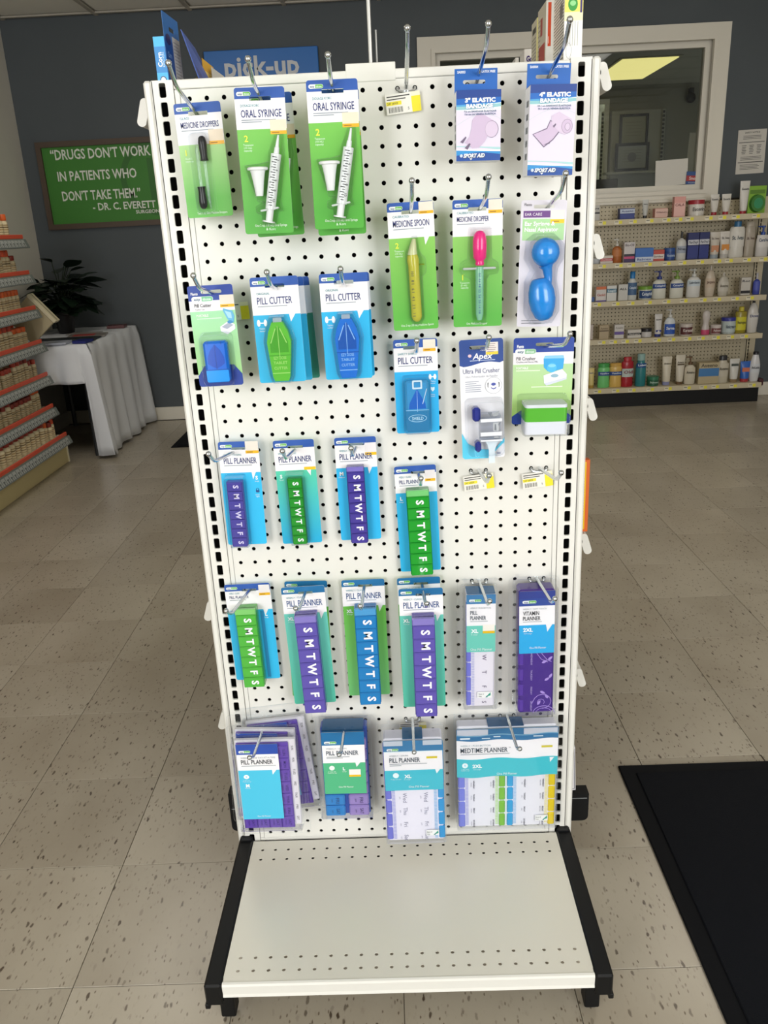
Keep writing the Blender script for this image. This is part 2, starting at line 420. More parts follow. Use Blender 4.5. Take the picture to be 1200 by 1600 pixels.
def frame_pic(label, x, z, w, h, y, fw=.026, paper='#8d8a72', seal=False):
    t = thing('certificate_frame', label, 'frame', (x, y, z-h/2))
    mb = MB(); mb.prism([rrect(-w/2, 0, w/2, h), rrect(-w/2+fw, fw, w/2-fw, h-fw)], -.02, 0, BLACK); mb.build('frame', t)
    mb = MB(); mb.box((-w/2+fw, -.008, fw), (w/2-fw, -.004, h-fw), C(paper, .7))
    for k in range(5): mb.box((-w*.28, -.0085, h*(.74-.1*k)), (w*.28, -.0083, h*(.75-.1*k)), C('#6d6a58', .7))
    if seal: mb.prism([ell(0, h*.5, h*.17, h*.17)], -.009, -.0086, C('#6e7072', .7))
    mb.build('certificate', t)
frame_pic('upper black framed certificate on the far wall beyond the window', 2.805, 2.21, .32, .335, 8.785)
frame_pic('lower black framed certificate with round seal beyond the window', 2.79, 1.93, .38, .295, 8.75, .03, '#9a9b97', True)
mb = MB(); mb.box((2.56, 8.80, .0), (3.17, 8.895, 2.42), C('#9d9a8a', .7), .004)
tag(mb.build('door_panel'), 'pale door behind the framed certificates beyond the window', 'door')
t = thing('wall_shelf', 'thin shelf on slotted standards below the certificates beyond the window', 'shelf', (2.79, 8.775, 1.755))
mb = MB(); mb.box((-.32, -.16, 0), (.32, 0, .02), C('#a5a291', .5)); mb.build('board', t)
for sx in (-.34, .34):
    mb = MB()
    for k in range(30): mb.box((sx-.012, -.012, -.6+k*.042), (sx+.012, 0, -.575+k*.042), C('#3d3b33', .5))
    mb.box((sx-.014, -.004, -.6), (sx+.014, .002, .66), C('#a5a291', .5)); mb.build('standard', t)
mb = MB(); mb.box((0, 0, 0), (.66, .34, .62), C('#22211f', .6), .004)
o = tag(mb.build('monitor_back'), 'dark block of equipment low behind the window glass', 'monitor'); o.location = (1.10, 5.35, .95)
mb = MB(); mb.box((0, -.35, .9), (2.3, 0, .95), C('#7d7869', .6), .004); mb.box((0.02, -.33, 0), (2.28, 0, .9), C('#6d6657', .6))
o = tag(mb.build('dispensary_counter'), 'low counter under the inside of the window', 'counter'); o.location = (.3, 5.70, 0)
t = thing('garden_window', 'far window with green leaves outside, at left beyond the glass', 'window', (2.27, 8.88, 1.55))
mb = MB(); mb.prism([rrect(-.27, 0, .27, 1.0), rrect(-.22, .05, .22, .95)], -.03, 0, TRIM); mb.build('frame', t)
m, nt, b = nodes_mat('foliage_view'); n = nt.nodes.new('ShaderNodeTexNoise'); n.inputs['Scale'].default_value = 9; n.inputs['Detail'].default_value = 6
rp = nt.nodes.new('ShaderNodeValToRGB'); nt.links.new(n.outputs[0], rp.inputs[0])
rp.color_ramp.elements[0].color = lin('#2c3216'); rp.color_ramp.elements[0].position = .35
rp.color_ramp.elements[1].color = lin('#c9d0b0'); rp.color_ramp.elements[1].position = .68
nt.links.new(rp.outputs[0], b.inputs['Emission Color']); b.inputs['Emission Strength'].default_value = .55
mb = MB(); mb.box((-.22, -.012, .05), (.22, -.008, .95), m); mb.build('pane', t)
mb = MB(); mb.ball((0, 0, 0), .055, BLACK); mb.box((-.03, -.02, 0), (.03, .02, .10), BLACK, .004)
o = tag(mb.build('ceiling_camera', smooth=True), 'small black round camera high on the far wall beyond the window', 'camera'); o.location = (3.44, 8.84, 2.52)
# papers in the window
mb = MB(); mb.box((-.115, 0, 0), (.105, .003, .165), C('#cfccc4', .6), 0, Matrix.Rotation(R(-2), 4, 'Y'))
o = tag(mb.build('paper_notice'), 'blank white sheet standing against the window glass', 'paper'); o.location = (1.975, YB+.045, WZ0+.05)
mb = MB(); mb.box((-.028, 0, 0), (.028, .003, .33), C('#a9a69c', .6), 0, Matrix.Rotation(R(3), 4, 'Y'))
o = tag(mb.build('paper_strip'), 'narrow grey paper strip at the right inside edge of the window', 'paper'); o.location = (2.10, YB+.09, WZ0+.05)
t = thing('window_sign', 'small blue and red sign at the lower right of the window', 'sign', (2.118, YB+.035, WZ0+.05), (0, R(3), 0))
mb = MB(); mb.box((-.052, 0, 0), (.052, .003, .082), C('#234a86', .5)); mb.box((-.052, -.0006, .02), (.052, 0, .056), C('#a02a2c', .5)); mb.build('board', t)
mb = MB(); mb.text('Snow', 0, .039, .02, C('#e8d5d0'), .066, 'c', y=-.0012, bold=.02); mb.text('insurance', 0, .012, .010, C('#b9c5d8'), .07, 'c', y=-.0012); mb.build('lettering', t)
# safety notice right of window
t = thing('safety_notice', 'white printed safety notice taped to the dark wall right of window', 'notice', (2.482, YB-.001, 1.535), (0, R(-1), 0))
mb = MB(); w, h = .19, .275
mb.box((-w/2, -.002, 0), (w/2, 0, h), C('#c6c2ba', .6)); mb.build('sheet', t)
mb = MB(); ink = C('#5b5a56', .7)
mb.text('SAFETY NOTICE', 0, h-.018, .010, C('#3c3b38'), .10, 'c', y=-.0026, bold=.02)
for k in range(3): mb.box((-.06, -.0026, h-.040-.009*k), (.06, -.0024, h-.037-.009*k), ink)
mb.box((-w/2+.01, -.0026, h-.080), (w/2-.01, -.0024, h-.076), C('#3c3b38'))
for q in (-1, 0, 1):
    for k in range(6): mb.box((q*.05-.015+.002*(k % 2), -.0026, h-.100-.010*k), (q*.05+.016-.003*(k % 3), -.0024, h-.096-.010*k), ink)
for k in range(3): mb.box((-.07, -.0026, .105-.009*k), (.07, -.0024, .108-.009*k), ink)
mb.box((-w/2+.01, -.0026, .070), (w/2-.01, -.0024, .075), C('#3c3b38'))
for k in range(4): mb.box((-.07, -.0026, .055-.009*k), (.05+.01*(k % 2), -.0024, .058-.009*k), ink)
mb.build('lettering', t)

# quotation board
t = thing('quote_board', 'green board with white quotation in a dark wooden frame', 'sign', (-1.74, YB-.002, 1.385), (0, R(-.2), 0))
w, h = 1.24, .56
mb = MB(); wood = C('#4a3a2c', .5); mb.prism([rrect(-w/2, 0, w/2, h), rrect(-w/2+.035, .035, w/2-.035, h-.035)], -.03, 0, wood); mb.build('frame', t)
mb = MB(); mb.box((-w/2+.03, -.012, .03), (w/2-.03, -.004, h-.03), C('#34781f', .55))
mb.prism([ell(.18, .30, .255, .24, 40), ell(.18, .30, .215, .205, 40)], -.0128, -.0125, C('#2a641c', .55))
mb.text('R', .12, .30, .24, C('#2a641c', .55), .15, 'l', y=-.0128, bold=.05)
mb.build('board', t)
mb = MB(); ink = C('#d9ddd2', .5); X = -1.74
for s, px, z, wd_, hh in (('\u201cDRUGS DON\u2019T WORK', -2.270, 1.863, .685, .062), ('IN PATIENTS WHO', -2.245, 1.727, .545, .06), ('DON\u2019T TAKE THEM.\u201d', -2.235, 1.600, .545, .06), ('- DR. C. EVERETT KOOP', -2.035, 1.522, .62, .046), ('SURGEON GENERAL', -1.74, 1.476, .33, .022)):
    mb.text(s, px-X, z-1.385, hh, ink, wd_, 'l', y=-.0135, bold=.018)
mb.build('lettering', t)
# pick-up sign
t = thing('pickup_sign', 'blue pick-up sign with grey lettering above the counter wall', 'sign', (-.78, YB-.004, 2.12))
mb = MB(); mb.box((-.375, -.03, 0), (.372, 0, .312), C('#1766b4', .4), .003); mb.build('board', t)
mb = MB(); mb.text('pick-up', -.245, .215, .115, C('#c3c7cb', .35), .49, 'l', y=-.034, bold=.025)
gl = MB(); mb.build('lettering', t)
# ------------------------------------------------------------------ display stand (end unit)
def cells(mb, loops, offs, y0, y1, mat):
    """one pierced cell repeated: front face tessellated once, hole walls to y1"""
    t = MB(); t.prism(loops, y0, y0, mat)
    v0 = t.v; f0 = t.f
    w = MB()
    for l in loops[1:]:
        k = len(l); w.v += [(x, y0, z) for x, z in l]+[(x, y1, z) for x, z in l]
        n = len(w.v)-2*k
        w.f += [[n+i, n+(i+1) % k, n+(i+1) % k+k, n+i+k] for i in range(k)]
    for ox, oz in offs:
        mb.add([(x+ox, y, z+oz) for x, y, z in v0], f0, mat)
        mb.add([(x+ox, y, z+oz) for x, y, z in w.v], w.f, mat)
stand = thing('display_stand', 'white pegboard display stand with slotted uprights and low shelf, in front', 'display stand', (0, 0, 0))
mb = MB(IN)
hole = list(reversed(ell(0, 0, .135, .135, 12)))
cells(mb, [rrect(-.5, -.5, .5, .5), hole], [(-10.5+i, 6.5+j) for i in range(22) for j in range(53)], 0, .07, WHITE_METAL)
mb.build('pegboard_panel', stand)
mb = MB(IN); mb.box((-12.5, 1.5, 4.5), (12.5, 1.58, 59.5), C('#141413', .9)); mb.build('rear_shade_panel', stand)  # shade inside the stand put into this panel's near-black colour
for s in (-1, 1):
    mb = MB(IN); slot = list(reversed(rrect(-.20, -.385, .20, .385, .09, 2)))
    cells(mb, [rrect(-.6, -.5, .6, .5), slot], [(s*12, 6+j) for j in range(54)], -.03, .12, WHITE_METAL)
    zt_ = 59.52 if s < 0 else 59.62; mb.box((s*11.4, -.03, 59.5), (s*12.6, .1, zt_), WHITE_METAL); mb.box((s*11.4, -.03, .3), (s*12.6, .1, 5.5), WHITE_METAL)
    mb.box((s*11.4, -.03, .3), (s*11.37, 1.5, zt_), WHITE_METAL)
    mb.box((s*12.63, .0, .3), (s*13.1, 2.0, zt_+.02), WHITE_METAL, .12)
    mb.box((s*11.4, 1.4, .3), (s*12.63, 2.0, 59.48), C('#101010', .9))  # near-black backing paints the shade behind the slots
    mb.box((s*12.55, -.03, .3), (s*12.63, .6, 59.5), WHITE_METAL)
    mb.build('upright', stand)
    mb = MB(IN); mb.box((s*11.02, -.01, 6), (s*11.33, .4, 59.0), WHITE_METAL, .03); mb.build('panel_edge', stand)
mb = MB(IN); mb.box((-11.34, -.05, 59.02), (11.34, .5, 59.52), WHITE_METAL, .05)
mb.box((-12.6, .1, 59.40), (12.6, 1.9, 59.5), WHITE_METAL); mb.build('header_rail', stand)
mb = MB(IN); mb.box((-11.34, -.02, 5.72), (11.34, .5, 5.98), WHITE_METAL, .03); mb.build('bottom_rail', stand)
# low shelf
mb = MB(IN)
T = Matrix(((1, 0, 0, 0), (0, 0, 1, 0), (0, -1, 0, 0), (0, 0, 0, 1)))     # (x,y,z) -> (x, z, -y): face turned up
zt = 5.9
rows = [-1.25, -2.25, -11.12, -12.12]
dk = MB(); cells(dk, [rrect(-.5, -.5, .5, .5), list(reversed(ell(0, 0, .125, .125, 12)))], [(-11+i, yy) for i in range(23) for yy in rows], -zt, -zt+.06, DECK_METAL)
mb.add([(x, z, -y) for x, y, z in dk.v], dk.f, DECK_METAL)
def flat(x0, y0, x1, y1): mb.add([(x0, y0, zt), (x1, y0, zt), (x1, y1, zt), (x0, y1, zt)], [(0, 1, 2, 3)], DECK_METAL)
flat(-11.85, -.75, 11.85, -.3); flat(-11.85, -2.75, -11.5, -.75); flat(11.5, -2.75, 11.85, -.75)
flat(-11.85, -10.62, 11.85, -2.75); flat(-11.85, -12.62, -11.5, -10.62); flat(11.5, -12.62, 11.85, -10.62); flat(-11.85, -12.95, 11.85, -12.62)
mb.box((-11.85, -.32, 5.3), (11.85, -.28, zt), DECK_METAL)
mb.build('shelf_deck', stand)
mb = MB(IN)
mb.prism([[(-13.22, 4.92), (-13.10, 4.85), (-12.98, 4.9), (-13.0, 5.05), (-13.02, 5.8), (-12.95, 5.9), (-12.98, 5.93), (-13.13, 5.9), (-13.2, 5.78), (-13.16, 5.12)]], -11.85, 11.85, WHITE_METAL,
         Matrix(((0, 1, 0, 0), (1, 0, 0, 0), (0, 0, 1, 0), (0, 0, 0, 1))))
mb.build('front_lip', stand)
for s in (-1, 1):
    mb = MB(IN)
    mb.box((s*11.9, -13.28, 4.25), (s*13.0, .1, 5.98), BLACK, .12)
    mb.box((s*11.95, -.4, 5.6), (s*12.9, .12, 6.25), BLACK, .12)
    mb.box((s*12.75, -13.28, 4.0), (s*13.08, -12.7, 4.4), BLACK, .05)
    mb.box((s*11.82, -13.1, 4.5), (s*11.93, -12.6, 5.9), BLACK)
    br = mb.build('base_bracket', stand)
    mb = MB(IN); mb.box((s*11.9, -10.9, .35), (s*12.9, -9.7, 4.4), BLACK, .08); mb.box((s*12.05, -10.6, 0), (s*12.75, -9.95, .4), RUB, .05); mb.build('levelling_foot', br)
    mb = MB(IN); mb.box((s*12.0, -.2, 0), (s*13.0, 1.9, .35), BLACK); mb.build('foot_plate', br)
mb = MB(IN); mb.box((-11.9, -.25, .2), (11.9, -.18, 5.4), BLACK); mb.build('kick_shade_plate', stand)  # black sheet standing in for the shadow under the deck
# sign holder clipped on the top edge
t = thing('sign_holder', 'white clip-on sign holder with thin metal rods on top of the stand', 'sign holder', (0, .06, 59.54*IN))
mb = MB(IN); mb.box((-1.42, -2.43, -.62), (1.42, -2.36, .33), WHITE_METAL, .03); mb.box((-1.42, -2.4, .25), (1.42, .2, .33), WHITE_METAL, .03); mb.build('clip_plate', t)
mb = MB(IN); mb.tube([(.02, -1.2, .3), (.02, -1.2, 4.3)], .11, C('#b9b9b5', .35, .6)); mb.tube([(.02, -1.2, 4.3), (.02, -1.2, 12)], .05, C('#8f908d', .35, .6)); mb.build('rod', t)
mb = MB(IN); mb.tube([(.38, -.9, .3), (.38, -.9, 2.25)], .055, C('#8f908d', .35, .6)); mb.build('short_rod', t)

# shelving run behind the stand
run = thing('shelving_run', 'white double-sided shelving run behind the display stand', 'shelving', (0, .052, 0))
mb = MB(IN); mb.box((-.6, 0, 5), (.6, 48, 59.4), WHITE_METAL, .05); mb.build('spine_panel', run)
lev = {1: ((58.9, 12.9), (49.3, 12.9), (38.85, 12.9), (29.1, 12.9), (18.2, 12.9)), -1: ((58.2, 12.9), (47.5, 10.0), (36.0, 10.0), (24.9, 12.75), (15.5, 12.75))}
for s in (1, -1):
    for z, dep in lev[s]:
        mb = MB(IN); mb.box((s*.62, 0, z-.6), (s*dep, 48, z+.35), WHITE_METAL, .06); sh = mb.build('shelf', run)
        mb = MB(IN); prof = rrect(-.28, -.80, .28, .80, .27, 5)
        mb.prism([prof], 0, 48, WHITE_METAL, Matrix.Translation((s*(dep+.93), 0, z-.02)) @ Matrix.Rotation(R(-17*s), 4, 'Y'))
        mb.box((s*dep, .0, z+.1), (s*(dep+.7), 48, z+.3), WHITE_METAL)
        mb.build('price_rail', sh)
    mb = MB(IN); mb.box((s*.62, 0, 0), (s*13.2, 48, 4.8), BLACK); mb.box((s*.62, 0, 4.8), (s*13.0, 48, 7.5), BLACK); mb.build('base_deck', run)
    mb = MB(IN); mb.prism([rrect(s*12.5, 4.95, s*(14.9 if s > 0 else 14.05), 7.55 if s > 0 else 8.6, .45, 4, (1, 1, 0, 0))], .02, 1.1, BLACK); mb.box((s*13.2, .012, 7.1), (s*(14.75 if s > 0 else 13.9), .018, 7.16), C('#8a8d90', .4)); mb.build('base_bracket', run)

def rod_hook(i, x, z, label, L=6.25, rise=1.75, bend=0.0):
    t = thing('peg_hook', label, 'hook', (x*IN, 0, z*IN), (0, 0, R(bend)))
    mb = MB(IN)
    for s in (-1, 1): mb.tube([(s*.5, .12, .0), (s*.5, -.1, 0), (s*.5, -.17, -.06), (s*.42, -.18, -.17), (s*.2, -.18, -.21), (0, -.18, -.21)], .075, CHROME, 6)
    mb.build('back_wire', t, True, 60)
    mb = MB(IN); mb.tube([(0, -.1, .02), (0, -.3, .03), (0, -L+1.45, rise*.46), (0, -L+.95, rise*.56), (0, -L+.5, rise*.74), (0, -L+.08, rise-.10)], .115, CHROME, 8)
    mb.build('rod', t, True, 60)
    mb = MB(IN); mb.ball((0, -L, rise), .17, CHROME); mb.build('end_ball', t, True, 80)
    return t
HOOKS = [(-10, 57.5, 'medicine droppers'), (-6, 57.5, 'left oral syringe packs'), (-2, 57.5, 'right oral syringe packs'), (2, 58.5, None), (6, 58.5, 'three inch elastic bandage box'), (10, 58.5, 'four inch elastic bandage box'),
 (2, 51.5, 'medicine spoon'), (6, 51.5, 'pink medicine dropper'), (10, 51.5, 'blue ear syringe'), (-10, 47.5, 'portable blue pill cutter'), (-6, 47.5, 'green original pill cutters'), (-2, 47.5, 'blue original pill cutters'),
 (2, 43.5, 'safety shield pill cutter'), (6, 43.5, 'ultra pill crusher'), (10, 43.5, 'green and white pill crusher'), (-10, 37.5, 'small locking purple pill planner'), (-6, 37.5, 'small green pill planner'), (-2, 37.5, 'medium dark purple pill planner'),
 (2, 35.5, 'large dark green pill planner'), (6, 35.5, None), (10, 35.5, None), (-10, 27.5, 'light green pill planner of the lower rows'), (-6, 27.5, 'leftmost extra large purple pill planners'), (-2, 27.5, 'extra large blue pill planner'),
 (2, 27.5, 'right extra large purple pill planners'), (6, 27.5, 'white push-button pill planner'), (10, 27.5, 'purple vitamin planner'), (-10, 16.5, 'purple month-style planners at bottom left'), (-4, 16.5, 'green carded AM/PM planner'), (1, 16.5, 'white AM/PM planner'), (8, 16.5, 'wide medtime planner')]
EMPTY = {(2, 58.5): 'bare chrome peg hook with a tag at the top of the board', (6, 35.5): 'bare chrome peg hook below the ultra pill crusher', (10, 35.5): 'bare chrome peg hook below the green and white pill crusher'}
for i, (x, z, w) in enumerate(HOOKS):
    rise = 1.75 if z > 50 else 1.5
    rod_hook(i, x, z, EMPTY.get((x, z)) or 'chrome peg hook carrying the '+w, 6.25 if z != 27.5 else 6.5, rise, {(2, 27.5): 1.0, (10, 35.5): 2.0, (-10, 27.5): -3.0, (-10, 37.5): -3, (10, 43.5): 4.5, (6, 35.5): 0}.get((x, z), 0))

TINK = C('#3a3a38', .6)
def hook_tag(x, z, label, dx=0.0, dz=-.85, roll=-4, w=2.0, y=-.28):
    t = thing('price_tag', label, 'tag', ((x+dx)*IN, y*IN, (z+dz)*IN), (0, R(roll), 0))
    mb = MB(IN); h = 1.05
    mb.box((-w/2, 0, -h/2), (w*.24, .02, h/2), C('#eceae2', .5)); mb.box((w*.24, 0, -h/2), (w/2, .02, h/2), C('#eee02a', .5)); mb.box((w*.24, -.004, h*.28), (w/2, .02, h/2), C('#f2edd0', .5))
    mb.box((-w/2+.02, -.004, -.06), (-.1, .0, .14), C('#f0e23a', .5)); mb.build('card', t)
    mb = MB(IN)
    mb.box((-w/2+.08, -.008, .36), (w*.2, -.005, .42), TINK); mb.box((-w/2+.08, -.008, .22), (w*.08, -.005, .27), TINK)
    mb.text('247 #000', -w/2+.08, .04, .12, TINK, .62, 'l', y=-.008)
    for k in range(14): mb.box((-w/2+.14+k*.06, -.008, -.44), (-w/2+.14+k*.06+(.02 if k % 3 else .035), -.005, -.16), TINK)
    mb.text('5', .28, -.3, .14, TINK, None, 'c', y=-.008); mb.build('lettering', t)
    return t
hook_tag(2, 58.5, 'white and yellow price tag on the bare hook at top', -.2, -.8, -5)
hook_tag(6, 35.5, 'white and yellow price tag on the bare hook below the ultra crusher', 0, -.75, -6)
hook_tag(10, 35.5, 'white and yellow price tag on the bare hook at far right', -.1, -.75, -6)
hook_tag(6.4, 58.5, 'yellow-edged price tag half hidden behind the smaller bandage box', 0, -.9, -3)
hook_tag(-9.2, 47.5, 'yellow-edged price tag half hidden behind the portable blue pill cutter', 0, -1.0, -2)
hook_tag(6, 27.5, 'price tag behind the clear pack of the white push-button planner', 0, -.8, 0)
hook_tag(10, 27.5, 'price tag behind the clear pack of the purple vitamin planner', 0, -.8, 0)
hook_tag(-10, 16.5, 'price tag behind the clear packs at bottom left', 0, -.8, 0)
hook_tag(-4, 16.5, 'price tag behind the green carded AM/PM planner', 0, -.75, 0)
hook_tag(1, 16.5, 'white and yellow price tag above the white AM/PM planner', 0, -.75, -1)
hook_tag(8, 16.5, 'price tag above the wide medtime planner', .1, -.75, -1)

# ------------------------------------------------------------------ hanging packs
NAVY = '#1d2f72'; HB = '#2857ac'; HB2 = '#1c6ea6'; WH = '#f3f2f6'; GRY = '#6c7a80'; CY = '#26b4ea'; GRN = '#5cc23a'
STRAND = []
def layers(parent, w, h, base, items, slot=(0, -.5, 1.2, .2), corner=.14, thick=.03, name='card', y=0):
    """backing card with its printed areas; texts go to a 'lettering' mesh"""
    mb = MB(IN); tx_ = MB(IN)
    hol = None
    if slot: hol = list(reversed(rrect(slot[0]-slot[2]/2, slot[1]-slot[3]/2, slot[0]+slot[2]/2, slot[1]+slot[3]/2, slot[3]*.49, 3)))
    lo = [rrect(-w/2, -h, w/2, 0, corner, 4)]
    if hol: lo.append(hol)
    mb.prism(lo, y, y+thick, base, side=C('#e9e8e4', .6))
    n = 0; lev = .0025
    for it in items:
        k = it[0]
        if k == 't':
            _, s, x, z, hh, mat, *o = it; o = o[0] if o else {}
            tx_.text(s, x, z, hh, mat if not isinstance(mat, str) else P(mat), y=y-.030, **o); continue
        n += 1; yy = y-lev*n
        if k == 'r':
            _, x0, z0, x1, z1, mat, *o = it; o = o[0] if o else {}
            lp = rrect(x0, z0, x1, z1, o.get('r', 0), 4, o.get('c', (1, 1, 1, 1)))
        elif k == 'p': lp = it[1]; mat = it[2]; x0 = x1 = z0 = z1 = None
        elif k == 'e': _, cx, cz, rx, rz, mat = it; lp = ell(cx, cz, rx, rz); x0 = x1 = None
        if isinstance(mat, str): mat = P(mat)
        L = [lp]
        if hol and k == 'r':
            a, b_ = min(z0, z1), max(z0, z1)
            hx0, hx1, hz0, hz1 = slot[0]-slot[2]/2, slot[0]+slot[2]/2, slot[1]-slot[3]/2, slot[1]+slot[3]/2
            if min(x0, x1) < hx0 and max(x0, x1) > hx1 and a < hz1 and b_ > hz0:
                if a < hz0 and b_ > hz1: L.append(hol)
                elif a <= hz1 and a >= hz0:      # edge runs through the slot: notch it from below
                    L = [[p for p in lp]]; L[0] = notch(lp, a, hx0+.03, hx1-.03, hz1, False)
                else: L = [notch(lp, b_, hx0+.03, hx1-.03, hz0, True)]
        mb.prism(L, yy, yy, mat)
    c = mb.build(name, parent)
    if tx_.v: tx_.build('lettering', parent)
    return c
def notch(lp, z, xa, xb, zn, top):
    """cut a rectangular notch into the horizontal edge of lp lying at height z"""
    o = []; n = len(lp); done = False
    for i in range(n):
        p = lp[i]; q = lp[(i+1) % n]; o.append(p)
        if not done and abs(p[1]-z) < 1e-6 and abs(q[1]-z) < 1e-6 and abs(q[0]-p[0]) > xb-xa:
            if q[0] > p[0]: o += [(xa, z), (xa, zn), (xb, zn), (xb, z)]
            else: o += [(xb, z), (xb, zn), (xa, zn), (xa, z)]
            done = True
    return o
def logo(x, z, w=.78, h=.2, s2='#6cc04a'):
    return [('r', x, z-h/2, x+w, z+h/2, '#eef3f4', {'r': h*.48}), ('r', x+w*.47, z-h/2+.015, x+w-.015, z+h/2-.015, s2, {'r': h*.44, 'c': (0, 1, 1, 0)}),
            ('t', 'ezy', x+w*.11, z-.005, h*.46, '#4d6a8c', {'w': w*.30, 'bold': .02}), ('t', 'dose', x+w*.52, z-.005, h*.5, '#e6f5ee', {'w': w*.38, 'bold': .02})]
def sticker(x0, z0, x1, z1, strip='#f0bb18', paper='#e9e2d6'):
    """price sticker: pale paper with a coloured strip along the lower edge"""
    s = (z0-z1)*.24
    return [('r', x0, z1, x1, z0, paper, {'r': .03}), ('r', x0, z1, x1, z1+s, strip), ('r', x0+.08, z1+s*.38, x0+(x1-x0)*.55, z1+s*.62, '#8a5a14')]
def lines(x, z, ws, h=.05, dz=.1, col='#8f9aa3'):
    return [('r', x, z-k*dz-h/2, x+w_, z-k*dz+h/2, col) for k, w_ in enumerate(ws)]
def tail(x0, x1, xt, z, zt): return ('p', [(x0, z+.01), (xt, zt), (x1, z+.01)], WH)
def hang(name, label, cat, x, y, z, roll_=0, group=None, tilt=0): return thing(name, label, cat, (x, -y*IN, z), (R(tilt), R(roll_), 0), group)
def blister(root, outline, y1=0, y0=-.5, inset=.08, mat=None, name='blister'):
    mb = MB(IN); mb.prism([outline], y0, y1, mat or CLEAR, back=False, inset=inset)
    cx = sum(p[0] for p in outline)/len(outline); cz = sum(p[1] for p in outline)/len(outline)
    def off(d): return [(p[0]+(p[0]-cx)/max(math.hypot(p[0]-cx, p[1]-cz), 1e-6)*d, p[1]+(p[1]-cz)/max(math.hypot(p[0]-cx, p[1]-cz), 1e-6)*d) for p in outline]
    mb.prism([off(inset+.045), list(reversed(off(inset)))], y1-.03, y1-.03, RIM); mb.prism([off(.008), list(reversed(off(-.022)))], y0-.004, y0+.02, RIM)
    return mb.build(name, root)
def std(w, hz, sub, title, tz, th, tx0, tw, hd=.55, HBc=HB, l=True, grey=NAVY, lw=.78):
    o = [('r', -w/2, -hd, w/2, 0, HBc, {'r': .14, 'c': (0, 0, 1, 1)}), ('r', -w/2, hz, w/2, -hd, WH)]
    if l: o += logo(-w/2+.12, -.3, lw)
    o += [('t', sub, tx0, tz+th*.5+.2, .13, '#4f9aa6', {'w': min(tw*.55, .085*len(sub)+.1)}), ('t', title, tx0, tz, th, grey, {'w': tw, 'bold': .005})]
    o += lines(tx0, tz-th*.5-.13, (tw*.85,), .045)
    return o
# -- 1 medicine droppers
gg = lambda n, z0, z1, a='#8fd25e', b='#45b435': grad('green_card_'+n, a, b, z0, z1)
w, h = 2.65, 6.05
t = hang('dropper_pack', 'medicine droppers card with two black-bulbed glass droppers, top left of the board', 'package', -.2492, 1.5, 1.4754, -1.2)
it = std(w, -2.15, 'GLASS', 'MEDICINE DROPPERS', -1.13, .31, -1.05, 2.15)+sticker(.45, -1.42, 1.3, -2.2, '#f0b53a', '#eadbc6')
it += [('t', '1', -.98, -2.55, .3, '#e8f04a', {'bold': .02}), ('t', 'GLASS', -1.03, -2.86, .1, '#eaffea'), ('t', 'capacity', -1.03, -3.0, .1, '#eaffea'), ('t', 'Two 1 mL Glass Medicine Droppers', -.75, -5.82, .13, '#f2fff2', {'w': 1.75})]
layers(t, w, h, gg('a', -2.2, -5, '#a8d48a', '#60b546'), it, (.0, -.55, 1.15, .2))
for (x, zb0, zb1, zt_, nm) in ((.1, -1.75, -3.05, -5.65, 'a'), (-.27, -5.6, -4.4, -2.15, 'b')):
    s = 1 if zb1 < zb0 else -1
    mb = MB(IN); ys = -.3
    mb.tube([(x, ys, zb0-s*.0), (x, ys, zb0-s*.1), (x, ys, zb0-s*.35), (x, ys, zb1+s*.2), (x, ys, zb1)], [.1, .2, .25, .2, .24], C('#16171b', .3), 12); bulb = mb.build('rubber_bulb', t, True, 60)
    mb = MB(IN); mb.tube([(x, ys, zb1), (x, ys, zt_+s*.35), (x+.03, ys, zt_)], [.09, .09, .035], CLRPL, 8); mb.build('glass_tube', t, True, 60)
blister(t, rrect(-.62, -5.8, .45, -1.6, .25), 0, -.58, .06)

